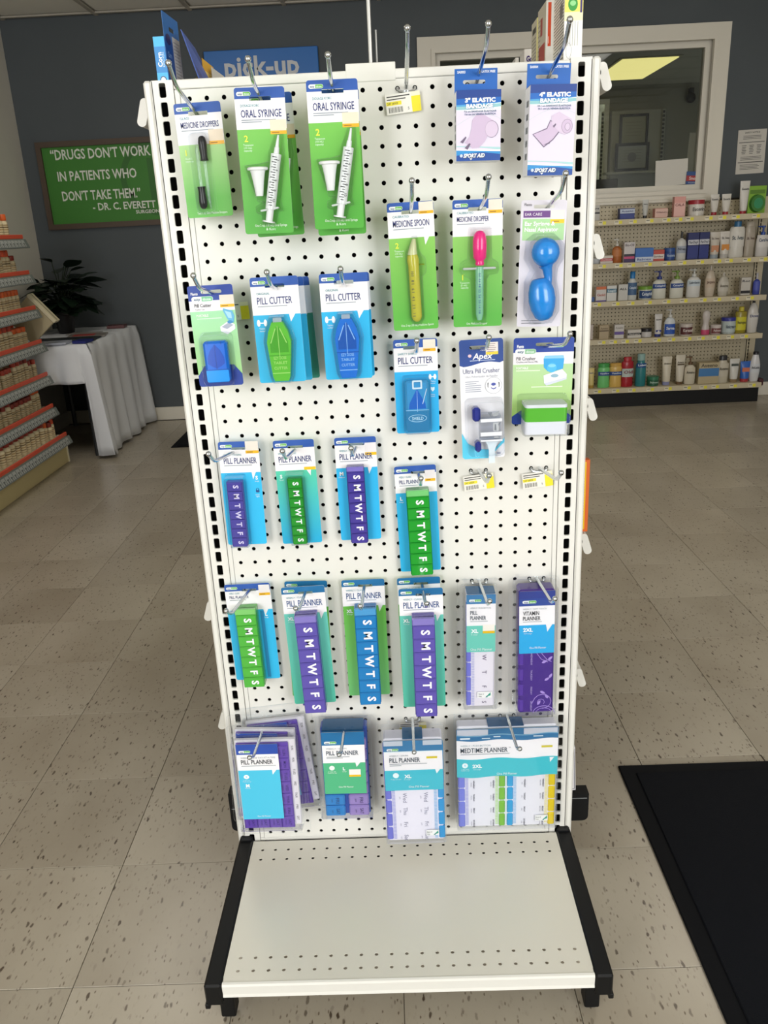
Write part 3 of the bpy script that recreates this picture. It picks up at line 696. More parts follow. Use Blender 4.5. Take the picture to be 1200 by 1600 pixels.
# -- 2,3 oral syringes
def syringe_pack(label, x, y, z, roll_, group=None):
    w, h = 2.72, 7.42
    t = hang('oral_syringe_pack', label, 'package', x, y, z, roll_, group)
    it = std(w, -2.05, 'DOSAGE KORC', 'ORAL SYRINGE', -1.27, .38, -1.07, 2.2)+lines(-1.07, -1.69, (1.1,), .045)+sticker(.46, -1.6, 1.34, -2.32, '#f0b020', '#eadcc6')
    it += [('t', '2', -1.0, -2.5, .32, '#e8f04a', {'bold': .02}), ('t', 'Teaspoon', -1.08, -2.82, .1, '#eaffea'), ('t', '(10 mL)', -1.05, -2.96, .1, '#eaffea'), ('t', 'capacity', -1.06, -3.1, .1, '#eaffea'),
           ('t', 'One 2 tsp. (10 mL) Oral Syringe', -.78, -6.98, .13, '#f2fff2', {'w': 1.8}), ('t', '& Korc', 0.1, -7.18, .13, '#f2fff2', {'anchor': 'c'})]
    layers(t, w, h, gg('b', -2, -6.5, '#76c252', '#50a83c'), it, (.02, -.55, 1.22, .2))
    mb = MB(IN); ys = -.42
    prof = [(.2, -5.45), (.25, -5.1), (.25, -5.08), (.3, -4.75), (.3, -4.73), (.36, -4.4), (.36, -4.38), (.42, -4.15), (.56, -4.12), (.58, -4.02), (.5, -3.97)]
    mb.lathe(prof, C('#e9ebea', .4), 18, Matrix.Translation((-.34, ys, 0)), 1, .75); mb.build('bottle_cup', t, True, 40)
    a, b = Vector((.74, ys, -3.35)), Vector((.2, ys, -6.15)); d = (b-a).normalized()
    mb = MB(IN); mb.tube([a-d*.95, a-d*.35, a-d*.33, a-d*.02], [.05, .10, .13, .15], C('#eef0f1', .25), 12); mb.tube([a-d*.02, a, b], [.2, .285, .285], C('#f0f4f4', .12, 0, .1), 16)
    mb.build('barrel', t, True, 40)
    mb = MB(IN)
    rx = Vector((d.z, 0, -d.x))
    for k in range(20):
        c = a+d*(.15+k*.13); L = .16 if k % 2 else .26
        p0 = c+Vector((0, -.287, 0))-rx*.1; p1 = p0-rx*(-L)
        mb.add([p0, p1, p1+d*.035, p0+d*.035], [(0, 1, 2, 3), (3, 2, 1, 0)], C('#23262b'))
    for k in range(5):
        c = a+d*(.3+k*.52)+Vector((0, -.288, 0))-rx*.17
        mb.text(str(k*2+2), c.x, c.z, .14, C('#23262b'), None, 'c', -100, y=c.y)
    mb.build('scale_marks', t)
    mb = MB(IN); mb.box((-.55, ys-.18, -.05), (.5, ys+.18, .05), C('#dfe6e4', .15), .04, Matrix.Translation((b.x, 0, b.z)) @ Matrix.Rotation(R(-8), 4, 'Y')); mb.build('finger_flange', t)
    mb = MB(IN); mb.tube([b-d*.3, b+d*.62], .2, C('#eceeee', .25), 10); mb.tube([b+d*.62, b+d*.7], .34, C('#eceeee', .25), 14); mb.build('plunger', t, True, 40)
    blister(t, [(-1.0, -3.9), (-.45, -5.7), (-.1, -5.75), (-.55, -6.0), (-.55, -6.3), (-.25, -6.35), (-.25, -6.9), (.4, -6.9), (.6, -6.2), (.85, -6.15), (.72, -5.6), (1.15, -3.2), (1.12, -2.4), (.75, -2.4), (.35, -3.3), (.3, -3.75), (-.2, -3.85)], 0, -.75, .05)
    return t
a = syringe_pack('front oral syringe pack on the second hook, in front of a tilted one', -.1516, 3.5, 1.4832, .6)
dup(a, (-.1452, -2.4*IN, 1.4792), (0, R(-1.4), 0), 'rear oral syringe pack, askew behind the front one on the second hook')
b = dup(a, (-.051, -4.2*IN, 1.4853), (0, R(.2), 0), 'front oral syringe pack on the third hook, right of the other syringes')
dup(a, (-.0508, -3.2*IN, 1.4770), (0, R(-.4), 0), 'rear oral syringe pack, hidden behind the front one on the third hook')

# -- 4,5 bandage boxes
def bandage(label, x, y, z, w, h, d, tw, num, cm, code, art, roll_=0):
    t = hang('bandage_box', label, 'box', x, y, z, roll_)
    blue = '#1464bc'
    mb = MB(IN); mb.box((-w/2, -d, -h), (w/2, 0, 0), P('#e9e9ef'), .02); mb.add([(-w/2, -d, .004), (w/2, -d, .004), (w/2, 0, .004), (-w/2, 0, .004)], [(0, 1, 2, 3)], P('#164a9c'))
    xs = -w/2-.004
    for k in range(5):                                       # small print on the visible side panel
        z0 = -.7-k*(h-1.2)/5
        mb.add([(xs, -d*.75, z0), (xs, -d*.35, z0), (xs, -d*.35, z0-.32), (xs, -d*.75, z0-.32)], [(0, 1, 2, 3), (3, 2, 1, 0)], P('#a9aeb4'))
    mb.build('carton', t)
    y_ = -d-.004; lay = MB(IN); n = [0]
    def lp(pts, m): n[0] += 1; lay.prism([pts], y_-.0022*n[0], y_-.0022*n[0], P(m))
    def band(f0, f1, m, N=14):                               # region between two curves across the front
        xs_ = [-w/2+w*k/N for k in range(N+1)]
        lp([(q, f0(q/w+.5)) for q in xs_]+[(q, f1(q/w+.5)) for q in reversed(xs_)], m)
    band(lambda u: -h, lambda u: 0, '#ddd6ea')
    band(lambda u: -.98-.1*math.sin(u*3), lambda u: 0, '#f4f4f8')
    band(lambda u: -.86+.12*u*u-.1, lambda u: -.78+.1*u, '#8fc4cc')
    band(lambda u: -.80+.16*u*u, lambda u: 0, '#4ea0d6')
    band(lambda u: -.72+.10*u, lambda u: 0, blue)
    band(lambda u: -.42+.05*u, lambda u: 0, '#163f8e')
    band(lambda u: -1.75+.55*math.sin(u*2.6), lambda u: -1.72+.55*math.sin(u*2.6), '#cfd4dc')
    band(lambda u: -h+.72-.2*u*u, lambda u: -h+.78-.12*u, '#a9d3d6')
    band(lambda u: -h, lambda u: -h+.62-.08*u, '#f4f6fa')
    band(lambda u: -h, lambda u: -h+.55-.1*u, '#2f90d2')
    band(lambda u: -h, lambda u: -h+.28+.14*math.sin(u*3), '#184a9c')
    pk = '#c9b6d2'; pk2 = '#d2c2da'; ln = '#6d5f7a'
    if art == 1:
        lp([(-.15, -1.25), (.15, -1.15), (.85, -1.55), (1.0, -1.7), (1.0, -2.0), (.6, -2.1), (.35, -2.55), (.05, -2.85), (-.35, -2.88), (-.55, -2.7), (-.75, -2.6), (-.5, -2.3), (-.38, -1.9), (-.35, -1.5)], pk)
        lp(ell(.72, -1.95, .36, .42, 24), ln); lp(ell(.71, -1.95, .345, .405, 24), pk2)
        lp([(-1.0, -2.55), (-.7, -2.28), (-.66, -2.34), (-.85, -2.62)], ln); lp([(-.75, -2.85), (-.5, -2.62), (-.42, -2.66), (-.6, -2.95)], ln)
    else:
        lp([(-1.05, -2.45), (-.28, -2.15), (-.1, -1.75), (.55, -2.2), (.1, -2.75), (-.4, -3.12)], ln); lp([(-1.0, -2.46), (-.26, -2.2), (-.08, -1.8), (.48, -2.2), (.08, -2.7), (-.4, -3.06)], pk)
        lp([(-.05, -1.55), (.35, -1.35), (1.05, -1.72), (1.1, -2.05), (.75, -2.5), (.45, -2.4), (0, -1.95)], pk2)
        lp(ell(.82, -2.08, .30, .36, 24), ln); lp(ell(.82, -2.08, .285, .345, 24), pk); lp(ell(.85, -2.1, .15, .19, 20), ln); lp(ell(.85, -2.1, .135, .175, 20), pk2)
        lp([(-.45, -3.0), (-.05, -2.84), (-.1, -2.94)], ln); lp([(.05, -2.05), (.2, -1.92), (.22, -2.0), (.1, -2.15)], ln)
    lay.build('print', t)
    tx_ = MB(IN); yt = y_-.05
    tx_.text(num+'" ELASTIC', .08, -.5, .2, P('#f7f8fc'), w*.68, 'c', y=yt, bold=.05); tx_.text('BANDAGE', .05, -.79, .2, P('#f7f8fc'), w*.60, 'c', y=yt, bold=.05)
    tx_.text('BANDAGE', .065, -.805, .2, P('#5b86b8'), w*.60, 'c', y=yt+.003, bold=.055)
    tx_.text(cm+' cm BANDAGE \u00c9LASTIQUE', .08, -1.05, .085, P('#3c5a86'), w*.72, 'c', y=yt, bold=.02); tx_.text(cm+' cm LA VENDA EL\u00c1STICA', .08, -1.19, .085, P('#3c5a86'), w*.70, 'c', y=yt, bold=.02)
    tx_.ball((-w/2+.27, yt, -h+.27), .085, P('#c9d6e6'), 8, 6, (1, .2, 1))
    tx_.text('SPORT AID', -w/2+.38, -h+.27, .19, P('#e6ebf2'), 1.18, 'l', y=yt, bold=.05, shear=.25); tx_.text('SPORT AID', -w/2+.405, -h+.245, .19, P('#33475f'), 1.18, 'l', y=yt+.003, bold=.05, shear=.25)
    tx_.prism([[(-w/2+.72, -h+.13), (-w/2+.80, -h+.04), (-w/2+.88, -h+.13)]], yt, yt, P('#e6ebf2'))
    tx_.build('lettering', t)
    mb = MB(IN); th = 1.28
    hol = list(reversed(rrect(-.1-.62, .52, -.1+.62, .72, .09, 3)))
    mb.prism([rrect(-tw/2, -.1, tw/2, th, .02), hol], -.03, 0, P('#1763ba')); mb.build('hang_tab', t)
    tx_ = MB(IN); tx_.text(code, -tw/2+.15, th-.16, .12, P('#eef3fb'), .45, 'l', y=-.034, bold=.03); tx_.text('LATEX FREE', tw/2-.12, th-.16, .12, P('#eef3fb'), .75, 'r', y=-.034, bold=.03); tx_.build('tab_lettering', t)
    return t
bandage('smaller blue and white three inch elastic bandage box hanging near the top', .1480, 1.6, 1.4675, 2.42, 3.52, 1.6, 2.37, '3', '7.6', 'SA0003', 1, .8)
bandage('larger blue and white four inch elastic bandage box at the top right', .2512, 1.3, 1.4705, 2.50, 4.55, 1.7, 2.42, '4', '10.1', 'SA0004', 2, 1.6)

# -- 6 medicine spoon
w, h = 2.69, 7.23
t = hang('medicine_spoon_pack', 'medicine spoon card with yellow tinted spoon tube on green', 'package', .0498, 2, 1.3292, -1.2)
it = std(w, -1.95, 'CALIBRATED', 'MEDICINE SPOON', -1.15, .36, -1.05, 2.1, .5)+[tail(.72, 1.02, .78, -1.95, -2.4)]+sticker(.48, -.03, 1.32, -.68, '#f0b818', '#ece6d8')
it += [('t', '2', -.98, -2.35, .3, '#e8f04a', {'bold': .02}), ('t', 'Teaspoon', -1.05, -2.66, .1, '#eaffea'), ('t', '(10 mL)', -1.02, -2.8, .1, '#eaffea'), ('t', 'capacity', -1.02, -2.94, .1, '#eaffea'), ('t', 'One 2 tsp (10 mL) Medicine Spoon', 0.08, -6.95, .13, '#f2fff2', {'w': 1.95, 'anchor': 'c'})]
layers(t, w, h, gg('c', -1.9, -6.5, '#88c65c', '#5eb446'), it, (.0, -.55, 1.1, .2))
mb = MB(IN); ys = -.32
mb.tube([(.06, ys, -6.72), (.06, ys, -6.6), (.06, ys, -6.4), (.02, ys, -3.5), (0, ys, -3.2), (-.02, ys, -2.9)], [.12, .26, .32, .32, .36, .30], C('#cdc848', .12, 0, .12), 14)
mb.tube([(-.02, ys, -2.9), (.05, ys-.03, -2.4), (.12, ys, -2.02)], [.30, .2, .1], C('#dde2b0', .12, 0, .15), 10); mb.build('spoon_tube', t, True, 50)
mb = MB(IN); mb.box((.25, ys-.05, -3.5), (.65, ys+.05, -3.42), YELPL, .02); mb.build('thumb_rest', t)
mb = MB(IN)
for k in range(6): mb.text('%g' % (10-k*2 if k < 5 else 1), -.08, -3.9-k*.46, .16, C('#2a3a4a'), None, 'c', -90, y=ys-.33); mb.box((-.16, ys-.332, -4.08-k*.46), (.0, ys-.33, -4.05-k*.46), C('#2a3a4a'))
mb.build('scale_marks', t)
blister(t, [(-.42, -2.9), (-.32, -6.5), (-.1, -6.85), (.25, -6.85), (.5, -6.5), (.45, -4.15), (.7, -3.9), (.72, -3.2), (.5, -2.95), (.35, -2.6), (.32, -1.95), (0, -1.95), (-.15, -2.4)], 0, -.72, .06)
# -- 7 medicine dropper
w, h = 2.9, 7.17
t = hang('medicine_dropper_pack', 'medicine dropper card with a bright pink bulb on green', 'package', .1486, 2, 1.3284, .3)
it = std(w, -2.0, 'CALIBRATED', 'MEDICINE DROPPER', -1.05, .28, -1.2, 1.85, .5)+sticker(.62, -.03, 1.42, -.78, '#f0b818', '#ece6d8')
it += [('t', '1', -.92, -4.3, .3, '#e8f04a', {'bold': .02}), ('t', 'Teaspoon', -1.05, -4.6, .1, '#eaffea'), ('t', '(5 mL)', -1.0, -4.74, .1, '#eaffea'), ('t', 'capacity', -1.0, -4.88, .1, '#eaffea'), ('t', 'One Medicine Dropper', -.05, -6.98, .13, '#f2fff2', {'w': 1.25, 'anchor': 'c'})]
layers(t, w, h, gg('d', -2, -6.5, '#8ac862', '#58b044'), it, (-.02, -.52, 1.1, .2))
mb = MB(IN); ys = -.42
mb.lathe([(.24, -3.62), (.27, -3.5), (.24, -3.42), (.24, -3.36), (.38, -3.2), (.41, -2.6), (.40, -2.2), (.33, -1.9), (.2, -1.74), (.06, -1.7)], C('#ee1f83', .22, coat=.4), 18, Matrix.Translation((.08, ys, 0)), 1, .9); mb.build('rubber_bulb', t, True, 50)
mb = MB(IN); mb.box((-.92, ys-.16, -3.85), (1.02, ys+.16, -3.73), C('#d2dada', .12, 0, .1), .05); mb.build('flange', t)
mb = MB(IN); mb.tube([(.07, ys, -3.7), (.07, ys, -6.4), (.07, ys, -6.75)], [.25, .23, .14], C('#8fcfae', .1, 0, .15), 14); mb.build('glass_tube', t, True, 50)
mb = MB(IN)
for k in range(8): mb.text(('%.1f' % (5-k*.6))[:3], .05, -4.15-k*.3, .12, C('#23459a'), None, 'c', -90, y=ys-.26)
mb.build('scale_marks', t)
blister(t, [(-.28, -6.9), (.42, -6.9), (.45, -4.4), (.6, -4.15), (1.05, -4.1), (1.15, -3.9), (1.1, -3.5), (.75, -3.3), (.72, -1.6), (-.5, -1.6), (-.55, -3.3), (-.95, -3.5), (-1.0, -3.95), (-.8, -4.15), (-.35, -4.4)], 0, -.85, .06)
# -- 8 ear syringe
w, h = 2.63, 7.14
t = hang('ear_syringe_pack', 'ear syringe card with glossy blue bulb and teardrop aspirator', 'package', .2460, 2, 1.3233, 1.7)
it = [('t', 'Flents', -1.13, -.24, .16, '#4a4a52', {'w': .42}), ('r', -1.17, -.95, .38, -.58, '#6b3f86'), ('t', 'EAR CARE', -1.08, -.77, .16, '#f3eef8', {'w': .98}), ('r', -1.2, -2.2, w/2-.1, -1.02, '#a9d69c'),
      ('t', 'Ear Syringe &', -1.08, -1.28, .22, '#f6fbf6', {'w': 1.75, 'bold': .03}), ('t', 'Nasal Aspirator', -1.08, -1.6, .22, '#f6fbf6', {'w': 1.95, 'bold': .03}), ('r', .4, -1.27, 1.2, -1.05, '#f2c81e'), ('r', .5, -1.19, .9, -1.14, '#8a5a14'), ('r', .40, -1.05, 1.2, -.55, '#e6e2de')]
it += lines(-1.05, -6.78, (1.3,), .05, .1, '#8a8c96')+lines(-1.05, -6.93, (1.2,), .05, .1, '#8a8c96')
layers(t, w, h, P('#dcd9e4'), it, (.0, -.36, 1.2, .2))
BL = C('#1783d8', .2, coat=.5); mb = MB(IN); ys = -.72
mb.ball((.08, ys, -2.85), .82, BL, 22, 14, (1, .85, 1)); mb.tube([(.15, ys, -3.55), (.22, ys, -3.75), (.3, ys, -4.2), (.32, ys, -4.9)], [.45, .3, .24, .22], BL, 12)
mb.build('round_bulb', t, True, 60)
mb = MB(IN); mb.lathe([(.02, -6.72), (.3, -6.68), (.52, -6.5), (.72, -6.0), (.80, -5.5), (.77, -5.0), (.64, -4.6), (.5, -4.36), (.42, -4.30), (.3, -4.34)], BL, 20, Matrix.Translation((-.0, ys-.02, 0)) @ Matrix.Translation((0, 0, -5.5)) @ Matrix.Rotation(R(-9), 4, 'Y') @ Matrix.Translation((0, 0, 5.5)), 1, .8); mb.build('teardrop_bulb', t, True, 60)
blister(t, [(-.9, -2.3), (-.95, -3.3), (-.55, -3.9), (-.85, -4.5), (-.9, -6.2), (-.5, -6.85), (.55, -6.8), (.95, -6.1), (.9, -5.2), (.7, -4.3), (.75, -3.7), (1.05, -3.2), (1.05, -2.4), (.6, -1.95), (-.45, -1.95)], 0, -1.2, .12)
# -- 9 portable pill cutter
w, h = 2.72, 6.02
t = hang('pill_cutter_pack', 'portable pill cutter card, pale green with a blue cutter box and blue lower corners', 'package', -.2569, 2, 1.2251, -.9)
HBd = '#1b3f9c'
it = [('r', -w/2, -1.5, w/2, -.55, WH), ('r', -w/2, -.62, w/2, 0, HBd, {'r': .14, 'c': (0, 0, 1, 1)}), ('r', -w/2, -.88, .5, -.55, HBd), ('t', 'Flents', -1.18, -.46, .15, '#f0f2fa', {'w': .42, 'bold': .03})]
it += logo(-1.18, -.78, 1.3, .3, '#7cc79a')+[('t', 'Pill Cutter', -1.05, -1.15, .2, '#3a3f46', {'w': 1.02, 'bold': .01}), ('t', 'Color Lid', -1.02, -1.38, .1, '#6c7078')]+sticker(.5, -.6, 1.35, -1.32, '#f0b818', '#e6dfd4')
it += [('t', 'PORTABLE', -1.0, -1.74, .13, '#f4fbf4', {'w': .72, 'bold': .03})]+lines(-1.0, -1.93, (1.5,), .05, .1, '#d8f0dc')
it += [('p', [(.35, -2.45), (.85, -2.15), (1.25, -2.35), (1.25, -2.62), (.75, -2.92), (.35, -2.72)], '#eef0f6'), ('p', [(.43, -2.47), (.85, -2.25), (1.17, -2.38), (.75, -2.62)], '#a8b0c2'), ('p', [(.85, -2.05), (1.2, -2.25), (1.28, -1.85), (1.18, -1.55), (.65, -1.38), (.62, -1.5)], '#63b4dc'), ('p', [(.72, -1.52), (1.1, -1.65), (1.12, -2.0), (.9, -1.95)], '#a5d6ec'), ('e', .98, -2.2, .17, .1, '#3d8cc4'),
       ('p', [(-w/2, -6.02+.1), (-w/2, -5.35), (-w/2+.45, -4.75), (w/2-.45, -4.75), (w/2, -5.35), (w/2, -6.02+.1), (w/2-.1, -6.02), (-w/2+.1, -6.02)], HBd), ('t', '1 PILL CUTTER', -1.15, -5.9, .09, '#dfe6f8', {'w': .55})]
layers(t, w, h, grad('pale_green_card', '#9fdcab', '#a6dc8e', -1.5, -5), it, (.05, -.38, 1.25, .2))
mb = MB(IN); B1 = C('#0d6edc', .2, 0, 0, .08); mb.box((-.72, -.72, -5.72), (.72, -.03, -3.22), B1, .14); body = mb.build('cutter_box', t, True)
mb = MB(IN); mb.prism([rrect(-.68, -5.66, .68, -4.92, .1)], -.735, -.72, C('#14a0fa', .15, coat=.4)); mb.prism([rrect(-.7, -4.95, .7, -4.9)], -.738, -.72, C('#0a4cae', .2))
mb.prism([[(-.5, -4.55), (-.5, -4.2), (-.3, -3.75), (0, -3.4), (.3, -3.75), (.5, -4.2), (.5, -4.55), (.3, -4.7), (0, -4.85), (-.3, -4.7)]], -.734, -.72, C('#0850c0', .2, coat=.3)); mb.prism([rrect(-.015, -4.88, .015, -3.45)], -.737, -.72, C('#063c98'))
for sx in (-.45, .38): mb.box((sx, -.735, -3.45), (sx+.03, -.72, -3.22), C('#0a4cae'))
mb.build('lid_detail', t)
blister(t, rrect(-.9, -5.9, .95, -2.85, .3), 0, -.78, .1)
# -- 10,11 original pill cutters
def cutter(label, x, y, z, roll_, hue, dark, light, body):
    w, h = 2.81, 6.15
    t = hang('pill_cutter_pack', label, 'package', x, y, z, roll_)
    it = std(w, -2.15, 'ORIGINAL', 'PILL CUTTER', -1.33, .4, -1.08, 2.05, .52)+[tail(.72, 1.1, .8, -2.15, -2.6)]
    it += [('e', -1.12, -2.6, .1, .2, '#f3fafc'), ('e', -.72, -2.6, .1, .2, '#f3fafc'), ('r', -1.05, -2.63, -.8, -2.57, '#f3fafc'), ('t', 'Tablet', -1.12, -2.92, .1, '#e6f6fa'), ('t', 'cutter', -1.1, -3.06, .1, '#e6f6fa')]
    layers(t, w, h, P(body), it, (.02, -.5, 1.2, .2))
    out = [(-.4, -6.0), (.42, -6.0), (.52, -5.75), (.75, -3.7), (.62, -3.1), (.35, -2.55), (-.3, -2.55), (-.55, -3.1), (-.68, -3.7), (-.5, -5.75)]
    mb = MB(IN); mb.prism([out], -.5, -.02, C(hue, .2, 0, 0, .12), inset=.03); mb.build('cutter_body', t)
    mb = MB(IN); D = C(dark, .2, coat=.3); Lt = C(light, .2)
    mb.prism([[(-.5, -4.3), (-.5, -3.65), (-.02, -2.75), (.05, -2.75), (.57, -3.65), (.57, -4.3)]], -.515, -.5, D); mb.prism([rrect(-.0, -4.55, .035, -2.75)], -.525, -.5, Lt)
    for s in (-1, 1): mb.prism([[(s*.10+.02, -2.9), (s*.16+.02, -2.9), (s*.5+.02, -3.75), (s*.44+.02, -3.75)]], -.525, -.5, Lt)
    mb.prism([rrect(-.62, -4.5, .7, -4.45)], -.52, -.5, D); mb.prism([rrect(-.5, -5.55, .55, -5.5)], -.52, -.5, Lt)
    mb.prism([rrect(-.22, -2.8, .28, -2.3, .05)], -.42, -.05, C('#d4e6f2', .15, 0, .5))
    for s_, zz, ww in (('EZY DOSE', -4.62, .75), ('TABLET', -4.9, .82), ('CUTTER', -5.22, .8)): mb.text(s_, .02, zz, .16, Lt, ww, 'c', y=-.52, bold=.02)
    mb.build('cutter_detail', t)
    blister(t, [(-.5, -6.1), (.5, -6.1), (.72, -5.7), (.92, -3.7), (.75, -2.9), (.45, -2.25), (-.4, -2.25), (-.7, -2.9), (-.85, -3.7), (-.68, -5.7)], 0, -.58, .08)
    return t
a = cutter('front pill cutter pack with coffin-shaped lime green cutter on blue', -.1556, 3.0, 1.2344, -.6, '#62bf3c', '#4aa52e', '#a5dc78', '#22aee0')
dup(a, (-.1500, -2.0*IN, 1.2310), (0, R(-1.2), 0), 'blue pill cutter pack peeking out behind the front lime green cutter')
c = cutter('teal pill cutter pack, rearmost behind the lime green cutters', -.1440, 1.1, 1.2290, -2.6, '#62bf3c', '#4aa52e', '#a5dc78', '#2f9a84')
a = cutter('front pill cutter pack with coffin-shaped blue cutter', -.0529, 3.0, 1.2349, -.35, '#1e74d6', '#1559b4', '#8fc4f2', '#1fb0e4')
dup(a, (-.0508, -2.0*IN, 1.2335), (0, R(-.7), 0), 'rear pill cutter pack hidden behind the front blue cutter')
# -- 12 safety shield cutter
w, h = 2.73, 5.94
t = hang('pill_cutter_pack', 'safety shield pill cutter card, bright blue with a clear cutter box', 'package', .0517, 1, 1.1281, -.3)
it = std(w, -2.0, 'SAFETY SHIELD', 'PILL CUTTER', -1.3, .42, -1.1, 2.15, .52)+sticker(.48, -.05, 1.25, -.78, '#f0b818', '#ece6d8')
it += [('e', .86, -2.38, .09, .17, '#f3fafc'), ('e', 1.16, -2.38, .09, .17, '#f3fafc'), ('r', .9, -2.41, 1.12, -2.35, '#f3fafc'), ('t', 'Tablet', .88, -2.66, .09, '#e6f6fa'), ('t', 'cutter', .88, -2.78, .09, '#e6f6fa'),
       ('p', [(.88, -3.02), (1.0, -3.06), (1.12, -3.02), (1.12, -3.18), (1.0, -3.32), (.88, -3.18)], '#d8f0fa'), ('t', 'Safety', .88, -3.5, .08, '#e6f6fa'), ('t', 'shield', .88, -3.62, .08, '#e6f6fa')]
layers(t, w, h, P('#22aeea'), it, (-.28, -.52, 1.0, .2))
mb = MB(IN); mb.box((-.75, -.62, -5.75), (.72, -.03, -2.5), C('#3f9ed8', .2, 0, .1, .1), .12); mb.build('cutter_box', t, True)
mb = MB(IN); mb.prism([[(-.55, -4.25), (-.5, -3.9), (-.05, -3.05), (.03, -3.05), (.48, -3.9), (.53, -4.25)]], -.64, -.6, C('#1c66c8', .2, coat=.3)); mb.prism([rrect(-.02, -4.45, .0, -3.1)], -.645, -.6, C('#bfe0f5'))
mb.prism([rrect(-.74, -4.36, .71, -4.33)], -.645, -.6, C('#9cd0ee')); mb.prism([rrect(-.72, -5.7, .69, -4.36, .08)], -.636, -.6, C('#2a80b4', .2, coat=.3))
mb.prism([ell(-.02, -4.86, .58, .24, 28), list(reversed(ell(-.02, -4.86, .545, .205, 28)))], -.65, -.62, C('#a5d4ec')); mb.text('SHIELD', -.02, -4.86, .2, C('#b9def0'), .72, 'c', y=-.652, bold=.02)
mb.prism([rrect(-.3, -3.0, .32, -2.45, .06), list(reversed(rrect(-.2, -2.9, .22, -2.55, .04)))], -.68, -.62, C('#d4e8f4', .15))
mb.prism([[(.3, -3.95), (.34, -3.95), (.62, -3.0), (.58, -3.0)]], -.645, -.62, C('#d4e8f4'))
mb.build('cutter_detail', t)
blister(t, rrect(-.86, -5.86, .83, -2.3, .2), 0, -.7, .08)
# -- 13 ultra pill crusher
w, h = 2.73, 7.63
t = hang('pill_crusher_pack', 'tall white ultra pill crusher card with clear crusher and navy knobs', 'package', .1551, 1, 1.1236, -1.1)
bl = '#2a4a94'
it = [('p', [(-w/2, -1.58)]+[(-w/2+w*k/12, -1.58+.10*math.sin(k/12*6.0-2.2)+.1*k/12) for k in range(1, 12)]+[(w/2, -1.42), (w/2, -.8), (-w/2, -.8)], bl), ('r', -w/2, -.9, w/2, 0, bl, {'r': .16, 'c': (0, 0, 1, 1)}),
      ('e', -.72, -1.0, .11, .1, '#e6c6d2'), ('t', 'Apex', -.55, -1.04, .36, '#f7f8fc', {'w': 1.25, 'bold': .02, 'shear': .2}), ('r', -.72, -1.33, .85, -1.29, '#c6d2ea'),
      ('r', .28, -.98, 1.05, -.22, '#efe6e2'), ('r', .3, -.98, 1.05, -.80, '#ecd648')]+lines(.38, -.32, (.5, .45, .55, .5, .4), .04, .12, '#9c8a92')
it += [('t', 'Ultra Pill Crusher', -.02, -1.95, .3, '#56618a', {'w': 2.3, 'anchor': 'c'}), ('t', 'Ultra Pulverizador de Pastillas', -.02, -2.3, .14, '#b4bac6', {'w': 2.05, 'anchor': 'c'})]
it += lines(-1.05, -2.62, (.85, .7, 1.0, 1.0, .95, 1.0), .045, .125, '#a4aab8')
it += [('e', .72, -2.92, .53, .53, '#9aa0aa'), ('e', .72, -2.92, .51, .51, '#f4f4f8'), ('t', 'EZY GRIP', .72, -2.55, .1, '#4a5060', {'w': .55, 'anchor': 'c'}), ('e', .72, -2.84, .15, .1, '#4a56a8'), ('p', [(.55, -3.02), (.72, -3.1), (.9, -3.02), (.88, -3.1), (.72, -3.18), (.58, -3.1)], '#4a56a8'), ('p', [(.34, -2.75), (.42, -2.7), (.38, -2.95), (.42, -3.05), (.34, -3.0)], '#4c525c'), ('p', [(1.1, -2.75), (1.02, -2.7), (1.06, -2.95), (1.02, -3.05), (1.1, -3.0)], '#4c525c')]
it += [('p', [(-w/2, -7.5), (-w/2, -5.9), (-1.0, -6.6), (-.3, -7.0), (.7, -7.1), (w/2, -6.3), (w/2, -6.6), (.3, -7.63), (-w/2+.14, -7.63)], '#5cd2f4'), ('t', 'CE', -1.05, -7.3, .28, '#e6f8fe', {'w': .4}), ('r', .85, -7.4, 1.1, -7.28, '#4c5a86', {'r': .05})]
layers(t, w, h, P('#f2f1f6'), it, (-.18, -.5, 1.1, .22))
KN = C('#23308f', .25, coat=.3)
for z0, z1, x0, x1 in ((-4.1, -5.0, -.72, -.22), (-6.3, -7.0, -.6, -.22)):
    mb = MB(IN); mb.box((x0, -.95, z1), (x1, -.12, z0), KN, .14); mb.build('knob', t, True)
mb = MB(IN); Tz = Matrix.Rotation(R(90), 4, 'Y')
for z0, z1, r_0 in ((-4.55, -4.85, .42), (-4.85, -5.05, .46), (-5.05, -6.15, .38), (-6.15, -6.3, .48)):
    mb.box((-.3, -.12-r_0*2, z1), (1.05, -.12, z0), CRUSH, .08)
mb.build('clear_body', t)
mb = MB(IN); G1 = C('#7f858e', .3); Wt = C('#f6f7fb', .2)
mb.box((-.25, -1.06, -5.02), (1.1, -1.0, -4.82), Wt); mb.box((-.25, -.95, -5.95), (1.1, -.92, -5.7), Wt); mb.box((-.28, -1.1, -6.26), (1.1, -1.05, -6.16), Wt)
mb.prism([[(.2, -4.42), (.5, -4.42), (.42, -4.68), (.34, -4.68)]], -.98, -.97, G1); mb.prism([[(.5, -4.55), (.95, -4.35), (.85, -4.65), (.6, -4.7)]], -.98, -.97, C('#a9adb2'))
mb.prism([rrect(.55, -5.65, .9, -5.1)], -.93, -.92, C('#c4c8cc')); mb.prism([[(.65, -5.2), (.72, -5.2), (.75, -5.6), (.62, -5.6)]], -.94, -.93, G1); mb.prism([[(.86, -5.2), (1.05, -5.05), (.9, -5.35)]], -.94, -.93, G1)
mb.prism([rrect(.6, -6.12, .9, -6.0)], -.93, -.92, C('#a9adb2'))
mb.build('crusher_parts', t)
